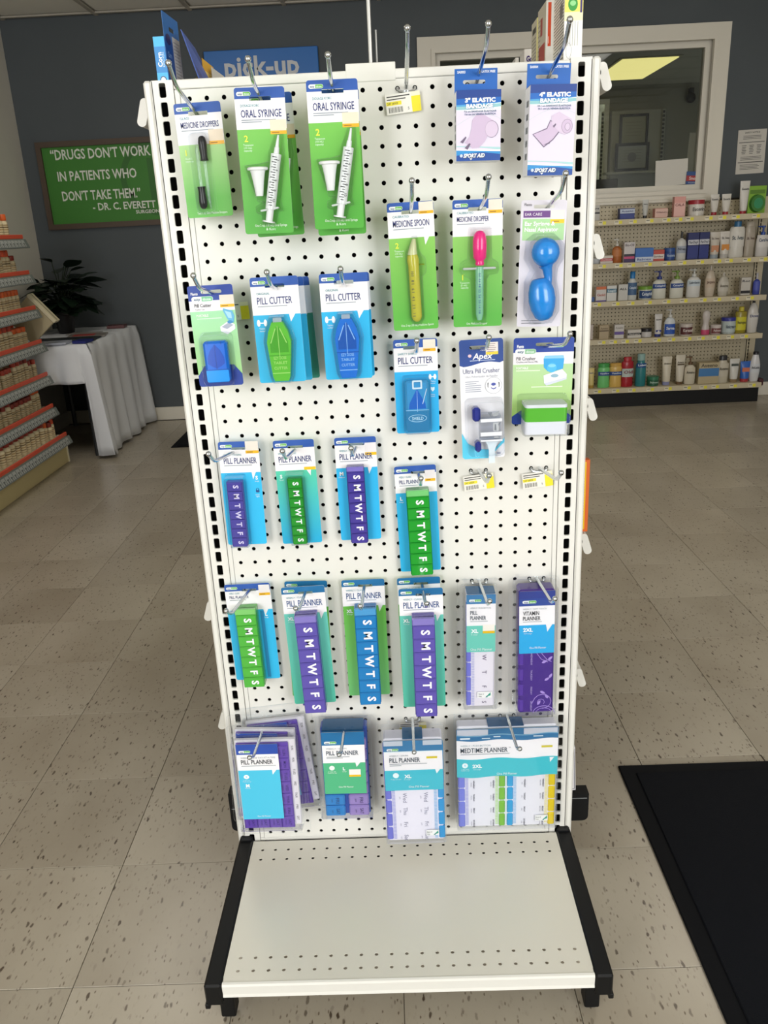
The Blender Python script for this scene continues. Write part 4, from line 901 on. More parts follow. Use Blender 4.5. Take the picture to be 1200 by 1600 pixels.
mb = MB(IN); mb.prism([[(.0, -6.3), (1.0, -6.3), (.8, -6.6), (.68, -7.0), (.66, -7.85), (.28, -7.85), (.3, -7.0), (.2, -6.6)]], -.5, -.3, C('#e2f0f9', .15)); mb.build('clear_stem', t)
blister(t, rrect(-1.05, -7.2, 1.22, -3.75, .3), 0, -1.12, .1)
# -- 14 pill crusher
w, h = 3.75, 5.44
t = hang('pill_crusher_pack', 'wide pill crusher card with white box and green band', 'package', .2542, 1, 1.1219, 1.0)
it = [('r', -w/2, -1.65, w/2, -.85, '#ece9ee'), ('r', -w/2, -.9, w/2, 0, HBd, {'r': .16, 'c': (0, 0, 1, 1)}), ('t', 'Flents', -1.66, -.52, .2, '#f0f2fa', {'w': .42, 'bold': .03})]
it += logo(-1.76, -.84, 1.3, .32, '#8fc59a')+[('t', 'Pill Crusher', -1.68, -1.27, .21, '#3a3f46', {'w': 1.2}), ('t', 'Crushes and Stores Pills', -1.68, -1.48, .11, '#6c7078', {'w': 1.35}), ('t', 'PORTABLE', -1.68, -1.86, .13, '#f4fbf4', {'w': .75, 'bold': .03})]+lines(-1.68, -2.03, (1.5,), .05, .1, '#e6f4dc')
it += [('p', [(.02, -1.3), (.1, -1.12), (1.25, -1.12), (1.3, -1.35), (1.25, -1.95), (.7, -2.1), (.3, -2.1), (.05, -1.85)], '#36a6e4'), ('p', [(.02, -1.3), (.1, -1.12), (1.25, -1.12), (1.28, -1.3)], '#8cccee'), ('e', .55, -1.88, .3, .3, '#4cb8f0'), ('e', .55, -1.75, .24, .1, '#84d0f4'),
       ('p', [(.05, -2.35), (1.2, -1.98), (1.5, -2.3), (1.5, -2.62), (.25, -3.0), (.1, -2.85)], '#eceff8'), ('p', [(.1, -2.85), (.25, -3.0), (1.5, -2.62), (1.5, -2.5)], '#d0d6e6'), ('e', .72, -2.38, .32, .16, '#f8fafe'), ('e', .74, -2.38, .25, .11, '#8fb4c8'),
       ('p', [(-w/2, -h+.1), (-w/2, -h+.5), (-w/2+.55, -4.55), (w/2-.55, -4.55), (w/2, -h+.5), (w/2, -h+.1), (w/2-.1, -h), (-w/2+.1, -h)], HBd), ('t', '1 PILL CRUSHER', -1.7, -5.22, .12, '#dfe6f8', {'w': .72})]
it += lines(-.7, -3.06, (1.95,), .06, .1, '#e8f4dc')
layers(t, w, h, grad('sage_card', '#b4d7a0', '#a9d070', -2, -5), it, (.05, -.42, 1.1, .2))
WP = C('#e2e5ee', .3)
for z0, z1, m, nm in ((-3.85, -4.05, WP, 'box_lid'), (-4.05, -4.92, C('#57b62e', .3), 'green_band'), (-4.92, -5.72, WP, 'box_base')):
    mb = MB(IN); lo = rrect(-1.3, -1.75, 1.3, -.03, .22, 5)
    mb.prism([lo], z1, z0, m, Matrix(((1, 0, 0, 0), (0, 0, 1, 0), (0, 1, 0, 0), (0, 0, 0, 1)))); mb.build(nm, t)
blister(t, rrect(-1.45, -5.8, 1.45, -3.55, .2), 0, -1.82, .1)
# ------------------------------------------------------------------ seven-day planners
def planner(root, x0, x1, zt, zb, dep, col, edge, ink='#f4f4fb', letters='SMTWTFS', y0=-.06, lh=.36, lx=.58, cap=.0, capcol=None, hinge=.14):
    M1 = C(col, .16, coat=.4); M2 = C(edge, .18, coat=.3)
    mb = MB(IN); mb.box((x0, y0-dep*.78, zb), (x1, y0, zt), M2, .05)
    if cap: mb.box((x0+.02, y0-dep, zt-cap), (x1-.02, y0-dep*.5, zt), C(capcol, .2, coat=.3), .05)
    mb.build('tray', root)
    z = zt-cap; step = (z-zb)/7; base = None
    for k, ch in enumerate(letters):
        lb = MB(IN); lb.box((x0+hinge*.3, y0-dep, z-step*(k+1)+.012), (x1-.03, y0-dep*.74, z-step*k-.012), M1, .04)
        lb.box((x0+hinge*.3, y0-dep-.012, z-step*k-.075), (x1-.03, y0-dep+.02, z-step*k-.05), M2)
        lb.text(ch, x0+(x1-x0)*lx, z-step*(k+.5), lh*1.14, C(ink, .35), None, 'c', -90, y=y0-dep-.014, bold=.035)
        lb.build('lid', root)
def planner_pack(label, x, y, z, roll_, w, h, title, sub, hz, px0, px1, pzt, pzb, dep, col, edge, body, size, sizex, tw=2.15, th=.4, tz=-1.28, hb=HB, stick=None, cap=0, capcol=None, slotx=.15, ink='#f4f4fb', extra=None, hd=.52, cover=True, tl=None, titlecol=NAVY, slot=None, lh=.36, lx=.58):
    t = hang('pill_planner_pack', label, 'package', x, y, z, roll_)
    it = std(w, hz, sub, title, tz, th, -w/2+.28, tw, hd, hb, grey=titlecol)
    if tl: it.append(tail(*tl))
    if stick: it += sticker(*stick)
    it += [('t', size[0], sizex, -hz*-1-.38, .24 if len(size[0]) < 3 else .22, '#f3fbfd', {'bold': .04, 'anchor': 'c'}), ('t', size[1], sizex, -hz*-1-.62, .09, '#e6f6fa', {'anchor': 'c'})]
    it += extra or []
    layers(t, w, h, body if not isinstance(body, str) else P(body), it, slot or (slotx, -.47, 1.05, .17))
    planner(t, px0, px1, pzt, pzb, dep, col, edge, ink, cap=cap, capcol=capcol, lh=lh, lx=lx)
    if cover: blister(t, rrect(px0-.1, pzb-.03, px1+.13, pzt+.3, .1), 0, -dep-.1, .05)
    return t
PU, PUD, GR, GRD = '#443a96', '#3a3084', '#189a2c', '#128424'
planner_pack('small locking pill planner pack with blue-violet strip, leftmost of its row', -.2453, .8, .9736, .5, 2.63, 7.17, 'PILL PLANNER', 'WEEKLY / LOCKING', -2.1, -.92, .14, -2.55, -7.1, .6, '#4a44a2', '#5a54b4', '#2cbcf0', ('S', 'Small'), 1.02,
             stick=(.45, 0, 1.3, -.82, '#f0bb18', '#ece6dc'), tl=(.72, 1.0, .78, -2.1, -2.6), slotx=0, lh=.3, lx=.6, ink='#d8d4f0', extra=[('r', .9, -3.5, 1.12, -3.3, '#1c4a86', {'r': .04}), ('e', 1.01, -3.28, .09, .09, '#1c4a86'), ('e', 1.01, -3.28, .055, .055, '#2cbcf0'), ('t', 'locks', .86, -3.65, .09, '#e6f6fa'), ('t', 'tight', .88, -3.77, .09, '#e6f6fa')])
planner_pack('small green pill planner pack on a teal card', -.1543, .7, .9718, -.65, 2.67, 7.2, 'PILL PLANNER', 'WEEKLY / CLASSIC', -2.05, -.58, .40, -2.45, -7.05, .6, GR, GRD, grad('teal_fade_a', '#56cfae', '#22aede', -2.1, -6.9), ('S', 'Small'), -1.0,
             tl=(.7, 1.0, .95, -2.05, -2.45), slotx=.1, lh=.32, extra=[('r', .55, -2.05, 1.32, -1.85, '#f0c41c')])
planner_pack('medium dark purple pill planner pack on a blue card', -.0522, .7, .9722, -.4, 2.71, 7.12, 'PILL PLANNER', 'WEEKLY / CLASSIC', -2.05, -.66, .5, -1.8, -7.1, .72, PU, PUD, '#28b6ee', ('M', 'Medium'), -1.02,
             tl=(.72, 1.02, .8, -2.05, -2.5), slotx=.05, lh=.37, cap=.32, capcol='#7a70c4', extra=[('r', .6, -1.02, 1.35, -.4, '#ece9ee'), ('r', .6, -1.24, 1.35, -1.04, '#f0c41c')], cover=False)
planner_pack('large dark green pill planner pack, set lower and right of the others in its row', .0451, .5, .9179, -1.45, 2.75, 7.53, 'PILL PLANNER', 'WEEKLY / CLASSIC', -1.85, -.7, .82, -1.45, -7.5, .85, GR, GRD, '#28b6ee', ('L', 'Large'), -1.02, tw=1.5, th=.27, tz=-1.08,
             stick=(.62, -.35, 1.3, -1.12, '#f0bb18', '#ece8ea'), cap=.42, capcol='#74c878', slotx=.2, lh=.42, cover=False)
t = planner_pack('large light green pill planner pack at left, above the clear packs', -.2583, .4, .7128, -.9, 3.19, 7.56, 'PILL PLANNER', 'WEEKLY / CLASSIC', -2.0, -.9, .60, -1.5, -7.65, .95, '#4cb03c', '#44a434', '#2fbcf2', ('L', 'Large'), 1.12, tw=1.35, th=.2, tz=-.98,
             stick=(.78, -.12, 1.55, -.92, '#f0bb18', '#ece8ea'), cap=.42, capcol='#7cc86e', slotx=.12, lh=.43, tl=(.95, 1.3, 1.05, -2.0, -2.5), extra=[('r', -1.18, -7.4, -.98, -2.1, '#22a4dc'), ('r', .72, -7.4, .95, -2.1, '#2890cc')], cover=False)
def xl(label, x, y, z, roll_, col, edge, capc, body):
    return planner_pack(label, x, y, z, roll_, 2.98, 9.2, 'PILL PLANNER', 'WEEKLY / CLASSIC', -2.0, -.68, .86, -1.75, -9.35, 1.05, col, edge, body, ('XL', 'X-Large'), -1.05, tw=2.45, th=.46, tz=-1.22, hb=HB2, cap=.5, capcol=capc, slotx=.15, lh=.5, tl=(.98, 1.3, 1.05, -2.0, -2.5), cover=False, titlecol='#1f4a86')
XLP, XLPE, XLPC = '#5d52ac', '#52479e', '#8379c4'
TB = grad('teal_fade_b', '#6acdbe', '#52c0a6', -2, -9); GB = grad('green_fade_e', '#6cc24a', '#74c878', -2, -9)
a = xl('front extra large purple pill planner pack in the left stack of two', -.1569, 1.35, .7145, -1.5, XLP, XLPE, XLPC, TB)
xl('rear extra large pill planner pack with a green card edge, behind the left purple one', -.1545, .2, .7118, .9, XLP, XLPE, XLPC, GB)
xl('extra large blue pill planner pack on a green card', -.0531, .4, .7128, -.2, '#1a7cc0', '#1670b2', '#4a9ad2', GB)
a2 = xl('front extra large purple pill planner pack in the right stack of two', .0473, 2.0, .7103, -.2, XLP, XLPE, XLPC, TB)
xl('rear extra large pill planner pack behind the right purple one', .0450, .5, .7140, -.6, XLP, XLPE, XLPC, GB)

# ------------------------------------------------------------------ clear clamshell packs
def clamshell(root, fw, fh, fx, fz, bx0, bx1, bzt, bzb, dep, slot=(0, -.28)):
    """flange sheet with hang slot and a moulded tray"""
    mb = MB(IN)
    sl = list(reversed(rrect(slot[0]-.6, slot[1]-.12, slot[0]+.6, slot[1]+.12, .1, 3)))
    mb.prism([rrect(fx-fw/2, fz-fh, fx+fw/2, fz, .35, 4), sl], -.03, -.03, CLAM); mb.prism([rrect(fx-fw/2, fz-fh, fx+fw/2, fz, .35, 4), list(reversed(rrect(fx-fw/2+.05, fz-fh+.05, fx+fw/2-.05, fz-.05, .32, 4)))], -.035, -.035, RIM); mb.build('flange', root)
    mb = MB(IN); mb.prism([rrect(bx0, bzb, bx1, bzt, .15, 4)], -dep, -.03, CLAM, back=False, inset=.06)
    rim = rrect(bx0-.09, bzb-.09, bx1+.09, bzt+.09, .2, 4)
    mb.prism([rim, list(reversed(rrect(bx0-.02, bzb-.02, bx1+.02, bzt+.02, .16, 4)))], -.1, -.1, RIM)
    for sx in (-1, 1): mb.tube([(fx+sx*fw*.33, -.03, bzt+.35), (fx+sx*fw*.33, -.16, bzt+.35)], [.16, .12], CLAM, 10)
    mb.build('tray_shell', root)
def ease(x, z, w=.95, h=.5):
    return [('r', x, z-h/2, x+w, z+h/2, '#f4f6f6'), ('t', 'Ease of', x+.06, z+.09, .10, '#3c4a4a', {'w': .38}), ('t', 'Use', x+.06, z-.10, .10, '#3c4a4a'), ('p', [(x+w*.58, z-h*.36), (x+w*.95, z-h*.1), (x+w*.95, z+h*.42)], '#2ba089'), ('p', [(x+w*.55, z-h*.4), (x+w*.72, z-h*.05), (x+w*.72, z-h*.4)], '#1c8a8a')]
# 25 push-button
t = hang('clear_planner_pack', 'clear pack with a narrow white push-button planner and teal card', 'package', .1513, .25, .7044, .5)
clamshell(t, 3.17, 10.43, .08, 0, -1.2, 1.2, -.4, -9.55, 1.5)
mb = MB(IN); mb.box((-.98, -1.3, -9.45), (1.0, -.15, -.55), C('#e9e6f2', .25), .1); mb.build('planner_body', t, True)
for k in range(7):
    lb = MB(IN); z1 = -1.15-k*1.17; lb.box((-1.0, -1.36, z1-1.12), (-.66, -.9, z1), C('#7479d8', .2, coat=.3), .06); lb.build('push_button', t)
mb = MB(IN)
for k in range(34): mb.box((-.62, -1.33, -5.0-k*.13), (-.42, -1.3, -4.94-k*.13), C('#b9bce0', .3))
for ch, z in (('W', -5.45), ('T', -6.62), ('F', -7.8), ('S', -9.05)): mb.text(ch, .28, z, .3, C('#4a3a66', .4), None, 'c', -90, y=-1.32)
mb.build('day_letters', t)
s_ = thing('x', '', '')  # scratch parent, removed below
def card_in(root, x0, x1, z0, z1, y, items, base, name='insert_card'):
    """printed insert lying in the tray: coordinates relative to the root"""
    w = x1-x0; h = z0-z1
    n0 = len(COL.objects)
    e = thing('tmp', '', ''); c = layers(e, w, h, base, items, None, .04, .02, name)
    T = Matrix.Translation((((x0+x1)/2)*IN, y*IN, z0*IN))
    for ch in list(e.children):
        ch.data.transform(T); ch.parent = root
    bpy.data.objects.remove(e)
bpy.data.objects.remove(s_)
TEAL = '#6fcdbe'; CYN = '#24b2ec'
it = [('r', -1, -.75, 1, 0, '#3c7fb4'), ('r', -1, -2.35, 1, -.7, WH)]+logo(-.82, -.45, .85, .2)+[('t', 'WEEKLY / PUSH-BUTTON', -.74, -1.0, .12, '#9aa6ac', {'w': 1.4}), ('t', 'PILL', -.74, -1.35, .3, '#3a4a5c', {'w': .5, 'bold': .01}), ('t', 'PLANNER', -.74, -1.74, .3, '#3a4a5c', {'w': 1.08, 'bold': .01})]+lines(-.74, -2.02, (1.2,), .04)
it += [('t', 'XL', -.7, -2.75, .27, '#f3fbfd', {'bold': .05}), ('t', 'X-Large', -.7, -3.02, .1, '#e6f6fa'), ('r', .12, -2.95, .95, -2.28, '#f2efe8'), ('r', .12, -2.95, .95, -2.76, '#e8bc1c'), ('t', 'One Pill Planner', -.72, -4.18, .2, '#f3fbfd', {'w': 1.5})]
mb = MB(IN); mb.box((-.95, -1.38, -.52), (1.0, -.1, -.5), P('#2f6ea2')); mb.build('card_fold', t)
card_in(t, -.98, 1.02, -.55, -4.95, -1.42, it, P(TEAL))
card_in(t, -.22, .82, -8.15, -8.65, -1.42, [(k[0], *k[1:]) for k in ease(-.48, -.25)], P('#f4f6f6'), 'ease_sticker')
# 26 vitamin planner
t = hang('clear_planner_pack', 'clear pack with a deep purple vitamin planner and blue card', 'package', .2482, .25, .7055, -.4)
clamshell(t, 3.52, 11.03, 0, 0, -1.42, 1.42, -.25, -10.2, 1.55)
VP = C('#45258c', .3, coat=.2); VPE = C('#5a3aa6', .3)
mb = MB(IN); mb.box((-1.25, -1.4, -10.1), (1.22, -.1, -.4), VP, .14); mb.build('planner_body', t, True)
for k in range(4):
    lb = MB(IN); z1 = -5.1-k*1.24; lb.box((-1.27, -1.45, z1-1.12), (-.82, -1.0, z1-.1), VPE, .12); lb.build('lid_tab', t)
mb = MB(IN); V1 = C('#cdbdf0', .4); VS = C('#b49ae6', .4); yv = -1.412
for s, z in (('WEDNESDAY', -5.7), ('THURSDAY', -7.0), ('FRIDAY', -8.25), ('SATURDAY', -9.5)): mb.text(s, -.34, z, .12, V1, .17*len(s)*.62, 'c', -90, y=yv)
mb.build('day_names', t)
mb = MB(IN)
def curve2(pts, r): mb.tube([(x, yv, z) for x, z in pts], r, VS, 4)
curve2([(-.1, -4.9), (.05, -5.3), (.35, -5.75), (.8, -5.98)], .025); curve2([(.25, -4.9), (.4, -5.35), (.75, -5.8), (1.05, -5.95)], .025)
for cx, cz, a in ((.55, -5.95, 25), (.95, -5.7, 45), (.75, -7.35, 35), (1.0, -7.1, 60), (.2, -9.25, 60), (.45, -8.4, -30), (.75, -8.75, 120)):
    lf = [(-.2, 0), (-.08, .09), (.1, .08), (.24, 0), (.1, -.08), (-.08, -.09)]
    mb.prism([[(cx+x*math.cos(R(a))-z*math.sin(R(a)), cz+x*math.sin(R(a))+z*math.cos(R(a))) for x, z in lf]], yv-.01, yv-.005, VS)
curve2([(-.3, -9.3)]+[(.45+.62*math.cos(R(q)), -9.15+.58*math.sin(R(q))) for q in range(150, -120, -30)], .025)
curve2([(.35+.25*math.cos(R(q)), -9.2+.25*math.sin(R(q))) for q in range(200, -80, -40)], .02)
curve2([(.55+.75*math.cos(R(q)), -10.07+.9*0+.55*math.sin(R(q))) for q in range(180, -1, -20)], .025); curve2([(.55+.55*math.cos(R(q)), -10.07+.38*math.sin(R(q))) for q in range(180, -1, -20)], .02)
mb.build('vine_print', t)
it = [('r', -1.22, -.95, 1.22, 0, '#2a3f96'), ('r', -1.22, -1.1, 1.22, -.55, '#2a4a9e'), ('r', -1.22, -2.55, 1.22, -1.1, WH)]+logo(-1.0, -.8, .95, .22)+[('t', 'WEEKLY / SOFT TOUCH', -.96, -1.32, .12, '#9aa6ac', {'w': 1.6}), ('t', 'VITAMIN', -.96, -1.64, .3, '#33373f', {'w': 1.1, 'bold': .01}), ('t', 'PLANNER', -.96, -2.03, .3, '#33373f', {'w': 1.2, 'bold': .01})]+lines(-.96, -2.3, (1.3,), .04)
it += [tail(.62, 1.05, .72, -2.55, -3.1), ('t', '2XL', -.95, -2.9, .27, '#f3fbfd', {'bold': .05}), ('t', 'XX-Large', -.9, -3.18, .1, '#e6f6fa'), ('t', 'One Pill Planner', -.5, -4.3, .17, '#f3fbfd', {'w': 1.15})]
card_in(t, -1.22, 1.20, -.45, -5.2, -1.5, it, P('#22aee8'))
# 27 month-style planners: three deep
DAYS = ('SUN', 'MON', 'TUES', 'WED', 'THUR', 'FRI', 'SAT')
def month_pack(label, x, y, z, roll_):
    t = hang('clear_planner_pack', label, 'package', x, y, z, roll_)
    clamshell(t, 5.6, 9.6, 0, 1.0, -2.35, 2.3, .1, -7.75, .8, (.2, .7))
    mb = MB(IN); mb.box((-2.18, -.42, -7.45), (2.22, -.06, 0), C('#f0eef4', .35), .05); mb.build('white_backing', t)
    V = C('#7757c4', .16, 0, .15, .4)
    mb = MB(IN); mb.box((-2.05, -.6, -7.62), (1.72, -.4, -.15), C('#6a4cb8', .2, coat=.3), .05); mb.build('tray', t)
    for r0 in range(7):
        for c0 in ((3,) if r0 < 6 else (0, 1, 2, 3)):
            lb = MB(IN); z1 = -.42-r0*1.02; x1 = -1.98+c0*.92; lb.box((x1+.02, -.7, z1-.98), (x1+.9, -.55, z1), V, .05)
            lb.text(DAYS[r0], x1+.62, z1-.5, .2, C('#3a2a78', .4), .55 if len(DAYS[r0]) < 4 else .66, 'c', -90, y=-.705, bold=.01); lb.text('NOON' if c0 == 3 else 'MORN', x1+.32, z1-.5, .13, C('#3a2a78', .4), .42, 'c', -90, y=-.705)
            lb.build('lid', t)
    mb = MB(IN)
    for k, d in enumerate(DAYS): mb.text(d, 1.98, -.72-k*1.03, .17, C('#33323c', .5), .36 if len(d) < 4 else .48, 'c', -90, y=-.43)
    mb.build('day_names', t)
    it = [('r', -1.5, -.85, 1.5, 0, '#2b4fae'), ('r', -1.5, -2.2, 1.5, -.85, WH)]+logo(-1.33, -.62, .85, .2)+[('t', 'WEEKLY / ONE DAY-AT-A-TIME', -1.22, -1.12, .14, '#9aa6ac', {'w': 2.5}), ('t', 'PILL PLANNER', -1.22, -1.48, .36, '#33373f', {'w': 2.28, 'bold': .012})]+lines(-1.22, -1.82, (2.5,), .05)
    it += [tail(.95, 1.28, .98, -2.2, -2.6), ('e', -.95, -2.75, .2, .18, '#f3fbfd'), ('p', [(-1.0, -2.72), (-.95, -2.64), (-.9, -2.76), (-.95, -2.84)], '#8cd2ea'), ('t', '7 day a.m.', -1.22, -3.03, .08, '#e6f6fa', {'w': .52}), ('t', 'Medicine cup', -1.24, -3.15, .08, '#e6f6fa', {'w': .6}), ('t', 'M', -.92, -3.5, .25, '#f3fbfd', {'bold': .05, 'anchor': 'c'}), ('t', 'Medium', -.92, -3.72, .09, '#e6f6fa', {'anchor': 'c'}), ('t', 'One Pill Planner', -.45, -5.92+.6-.9, .12, '#f3fbfd', {'w': 1.0})]
    card_in(t, -2.0, 1.0, -.05, -6.45-.1, -.86, it, P('#4cc4e8'))
    return t
a = month_pack('front clear pack with purple day-by-day planner and blue card, bottom left', -.2475, 1.9, .4225, .3)
b = dup(a, (-.2500, -.98*IN, .4290), (0, R(2.5), 0), 'middle clear pack of purple planners, mostly hidden at bottom left')
c = dup(a, (-.2350, -.05*IN, .4340), (0, R(-5.5), 0), 'rear tilted clear pack of planners, white edge sticking out at bottom left')
# 28 carded AM/PM
t = hang('clear_planner_pack', 'clear pack with a green card and blue and purple AM/PM lids', 'package', -.1045, .3, .4335, .5)
clamshell(t, 4.75, 8.85, 0, .05, -2.0, 1.95, 0, -8.0, 1.5, (.1, -.4))
mb = MB(IN); mb.box((-1.65, -1.1, -7.9), (1.75, -.1, -.2), C('#2f56b8', .25, 0, .1), .1); mb.build('tray', t, True)
for r0 in range(7):
    for c0 in (0, 1):
        z1 = -1.1-r0*.98; lb = MB(IN); x0 = -1.62+c0*1.78; lb.box((x0, -1.35, z1-.92), (x0+1.5, -.9, z1), C(('#2c8fdc', '#a58fd4')[c0], .18, 0, .1, .4), .1)
        lb.text(DAYS[r0][:3], x0+.95, z1-.46, .26, C(('#1c4a86', '#3c2c66')[c0], .4), .5, 'c', -90, y=-1.36, bold=.01); lb.text(('am', 'pm')[c0], x0+.55, z1-.46, .16, C(('#1c4a86', '#3c2c66')[c0], .4), None, 'c', -90, y=-1.36)
        lb.build('lid', t)
it = [('r', -1.55, -1.1, 1.55, 0, HB2), ('r', -1.55, -2.62, 1.55, -1.1, WH)]+logo(-1.38, -.88, .9, .22)+[('t', 'WEEKLY / AM-PM', -1.27, -1.38, .14, '#9aa6ac', {'w': 1.5}), ('t', 'PILL PLANNER', -1.27, -1.75, .37, '#3a4a5c', {'w': 2.35, 'bold': .012})]+lines(-1.27, -2.1, (1.7, 1.2), .05)
it += [tail(.82, 1.18, .9, -2.62, -3.0), ('e', -.92, -3.05, .2, .2, '#eaf8f0'), ('t', '7 day am', -1.2, -3.35, .09, '#e6f8ee', {'w': .56}), ('t', 'Medicine cup', -1.24, -3.47, .09, '#e6f8ee', {'w': .66}), ('t', 'L', -.12, -3.12, .24, '#f3fbfd', {'bold': .05}), ('t', 'Large', -.16, -3.36, .1, '#e6f8ee'), ('r', .32, -3.85, 1.18, -3.2, '#f0efe8'), ('r', .32, -3.85, 1.18, -3.68, '#e8bc1c'), ('t', 'One Pill Planner', -.5, -4.72, .14, '#f3fbfd', {'w': 1.1})]
mb = MB(IN); mb.box((-1.5, -1.5, -.18), (1.5, -.05, -.16), P('#1a6294')); mb.box((-1.5, -1.5, -.36), (1.5, -1.46, -.16), P('#1a6294')); mb.build('card_fold', t)
card_in(t, -1.55, 1.55, -.35, -5.7, -1.52, it, P('#4fb583'))
# 29 white AM/PM
t = hang('clear_planner_pack', 'clear pack with a white AM/PM planner, hanging lowest over the deck edge', 'package', .0234, 1.3, .4330, -.2, None)
clamshell(t, 5.0, 9.8, 0, -.1, -2.25, 2.25, -.28, -9.5, 1.6, (.0, -.5))
mb = MB(IN); mb.box((-2.1, -1.4, -9.4), (2.1, -.1, -.45), C('#ecebf8', .25), .12); mb.build('planner_body', t, True)
for r0 in range(7):
    for c0 in (0, 1):
        z1 = -.9-r0*1.2; lb = MB(IN); x0 = (-2.16, 1.7)[c0]; lb.box((x0, -1.5, z1-1.1), (x0+.46, -.9, z1), C(('#7479d8', '#2f9cdc')[c0], .2, coat=.3), .08); lb.build('push_button', t)
mb = MB(IN)
for c0 in (0, 1):
    for k in range(36): x0 = (-1.66, 1.4)[c0]; mb.box((x0, -1.43, -4.8-k*.125), (x0+.22, -1.4, -4.74-k*.125), C(('#b4b6e4', '#9cc4e8')[c0], .3))
    for k, d in enumerate(('Wed', 'Thu', 'Fri', 'Sat')):
        x0 = (-.72, .82)[c0]; mb.text(d, x0, -5.5-k*1.2, .3, C('#8a8aa4', .4), None, 'c', -90, y=-1.42); mb.text('am' if c0 == 0 else 'pm', x0-.36, -5.5-k*1.2, .13, C('#a4a4b8', .4), None, 'c', -90, y=-1.42)
mb.build('day_names', t)
it = [('r', -2.1, -.95, 2.1, 0, '#3c7fb0'), ('r', -2.1, -1.0, 2.1, -.9, '#e6f2f8'), ('r', -2.1, -2.5, 2.1, -.98, WH)]+[('r', -2.08, -.42, -.72, -.02, '#c6cfdc'), ('r', .72, -.42, 2.08, -.02, '#c6cfdc')]+logo(-1.88, -.75, .85, .2)+[('t', 'WEEKLY / AM-PM', -1.72, -1.25, .14, '#9aa6ac', {'w': 1.35}), ('t', 'PILL PLANNER', -1.72, -1.62, .38, '#3a4a5c', {'w': 2.2, 'bold': .012})]+lines(-1.72, -1.95, (2.7, .85), .05, .14)
it += [('r', .95, -1.55, 1.72, -1.38, '#d8c82c'), tail(1.55, 1.9, 1.65, -2.5, -2.85), ('e', -1.3, -2.92, .22, .22, '#eaf8fb'), ('t', '7 day am-pm', -1.68, -3.25, .09, '#e6f6fa', {'w': .75}), ('t', 'XL', -.7, -3.02, .27, '#f3fbfd', {'bold': .05}), ('t', 'X-Large', -.72, -3.28, .1, '#e6f6fa'), ('t', 'One Pill Planner', -.4, -3.92, .18, '#f3fbfd', {'w': 1.5})]
mb = MB(IN); mb.box((-.72, -1.5, -.42), (.72, -.05, -.40), P('#2a6a9c')); mb.build('card_fold', t)
card_in(t, -2.1, 2.1, -.5, -4.75, -1.55, it, P('#46c2d6'))
card_in(t, .75, 1.7, -8.35, -8.85, -1.56, ease(-.48, -.25), P('#f4f6f6'), 'ease_sticker')
# 30 wide medtime planner
t = hang('clear_planner_pack', 'wide clear pack with a four-colour medtime planner, bottom right', 'package', .1990, .25, .4290, 0)
clamshell(t, 8.7, 10.3, 0, 0, -3.75, 3.75, -.2, -9.45, 1.35, (.05, -.42))
mb = MB(IN); mb.box((-3.62, -1.1, -9.35), (3.62, -.1, -.4), C('#e9eaf4', .25), .1); mb.build('planner_body', t, True)
CC = (('#7b85e0', -3.62, -3.12), ('#7fc043', -.58, -.12), ('#2fa5e0', .02, .48), ('#e6cc2c', 3.1, 3.6))
for col, x0, x1 in CC:
    for r0 in range(7):
        z1 = -1.05-r0*1.18; lb = MB(IN); lb.box((x0, -1.2, z1-1.12), (x1, -.8, z1), C(col, .2, coat=.3), .08); lb.build('push_button', t)
mb = MB(IN)
for x0, col in ((-3.08, '#b4b6e4'), (-.85, '#c0e0a4'), (.5, '#a4c8ea'), (2.84, '#e8e0a4')):
    for k in range(36): mb.box((x0, -1.13, -4.7-k*.125), (x0+.22, -1.1, -4.64-k*.125), C(col, .3))
for ci, x0 in enumerate((-2.45, -.98, 1.35, 2.72)):
    for k, d in enumerate(('WEDNESDAY', 'THURSDAY', 'FRIDAY', 'SATURDAY')):
        mb.text(d, x0, -5.45-k*1.18, .12, C('#565668', .4), .075*len(d)+.05, 'c', -90, y=-1.12, bold=.02); mb.text(('MORN', 'NOON', 'EVE', 'BEDTIME')[ci], x0-.2, -5.45-k*1.18, .09, C('#8a8a9c', .4), None, 'c', -90, y=-1.12)
mb.build('day_names', t)
def wav(z, a=.07): return [(-3.7+7.4*k/20, z+a*math.sin(k/20*4*math.pi+2.6)) for k in range(21)]
def strip(za, zb, m): return ('p', wav(zb)+list(reversed(wav(za))), m)
it = [('r', -3.7, -.9, 3.7, 0, '#2f6f9e'), ('r', -3.65, -.55, -1.4, -.05, '#c6cad6'), ('r', 1.2, -.55, 3.65, -.05, '#c6cad6'), strip(-.5, -.58, '#7fb0cc'), strip(-.58, -1.0, '#2f74a6'), strip(-.98, -2.55, WH), strip(-2.55, -4.15, '#46c4d2')]+[('r', -3.45, -.85, -2.7, -.72, '#e6f0f6', {'r': .06}), ('r', -1.85, -.84, -1.25, -.76, '#d6e6f0'), ('r', -1.0, -.72, -.5, -.62, '#d6e6f0'), ('r', 1.9, -.76, 2.6, -.68, '#d6e6f0')]
it += [('t', 'WEEKLY / PUSH-BUTTON', -3.42, -1.4, .15, '#8aa4b0', {'w': 2.2}), ('t', 'MEDTIME PLANNER', -3.42, -1.8, .4, '#3a4a5c', {'w': 3.45, 'bold': .012}), ('t', 'TM', .1, -1.62, .08, '#3a4a5c')]+lines(-3.42, -2.14, (3.6,), .05)
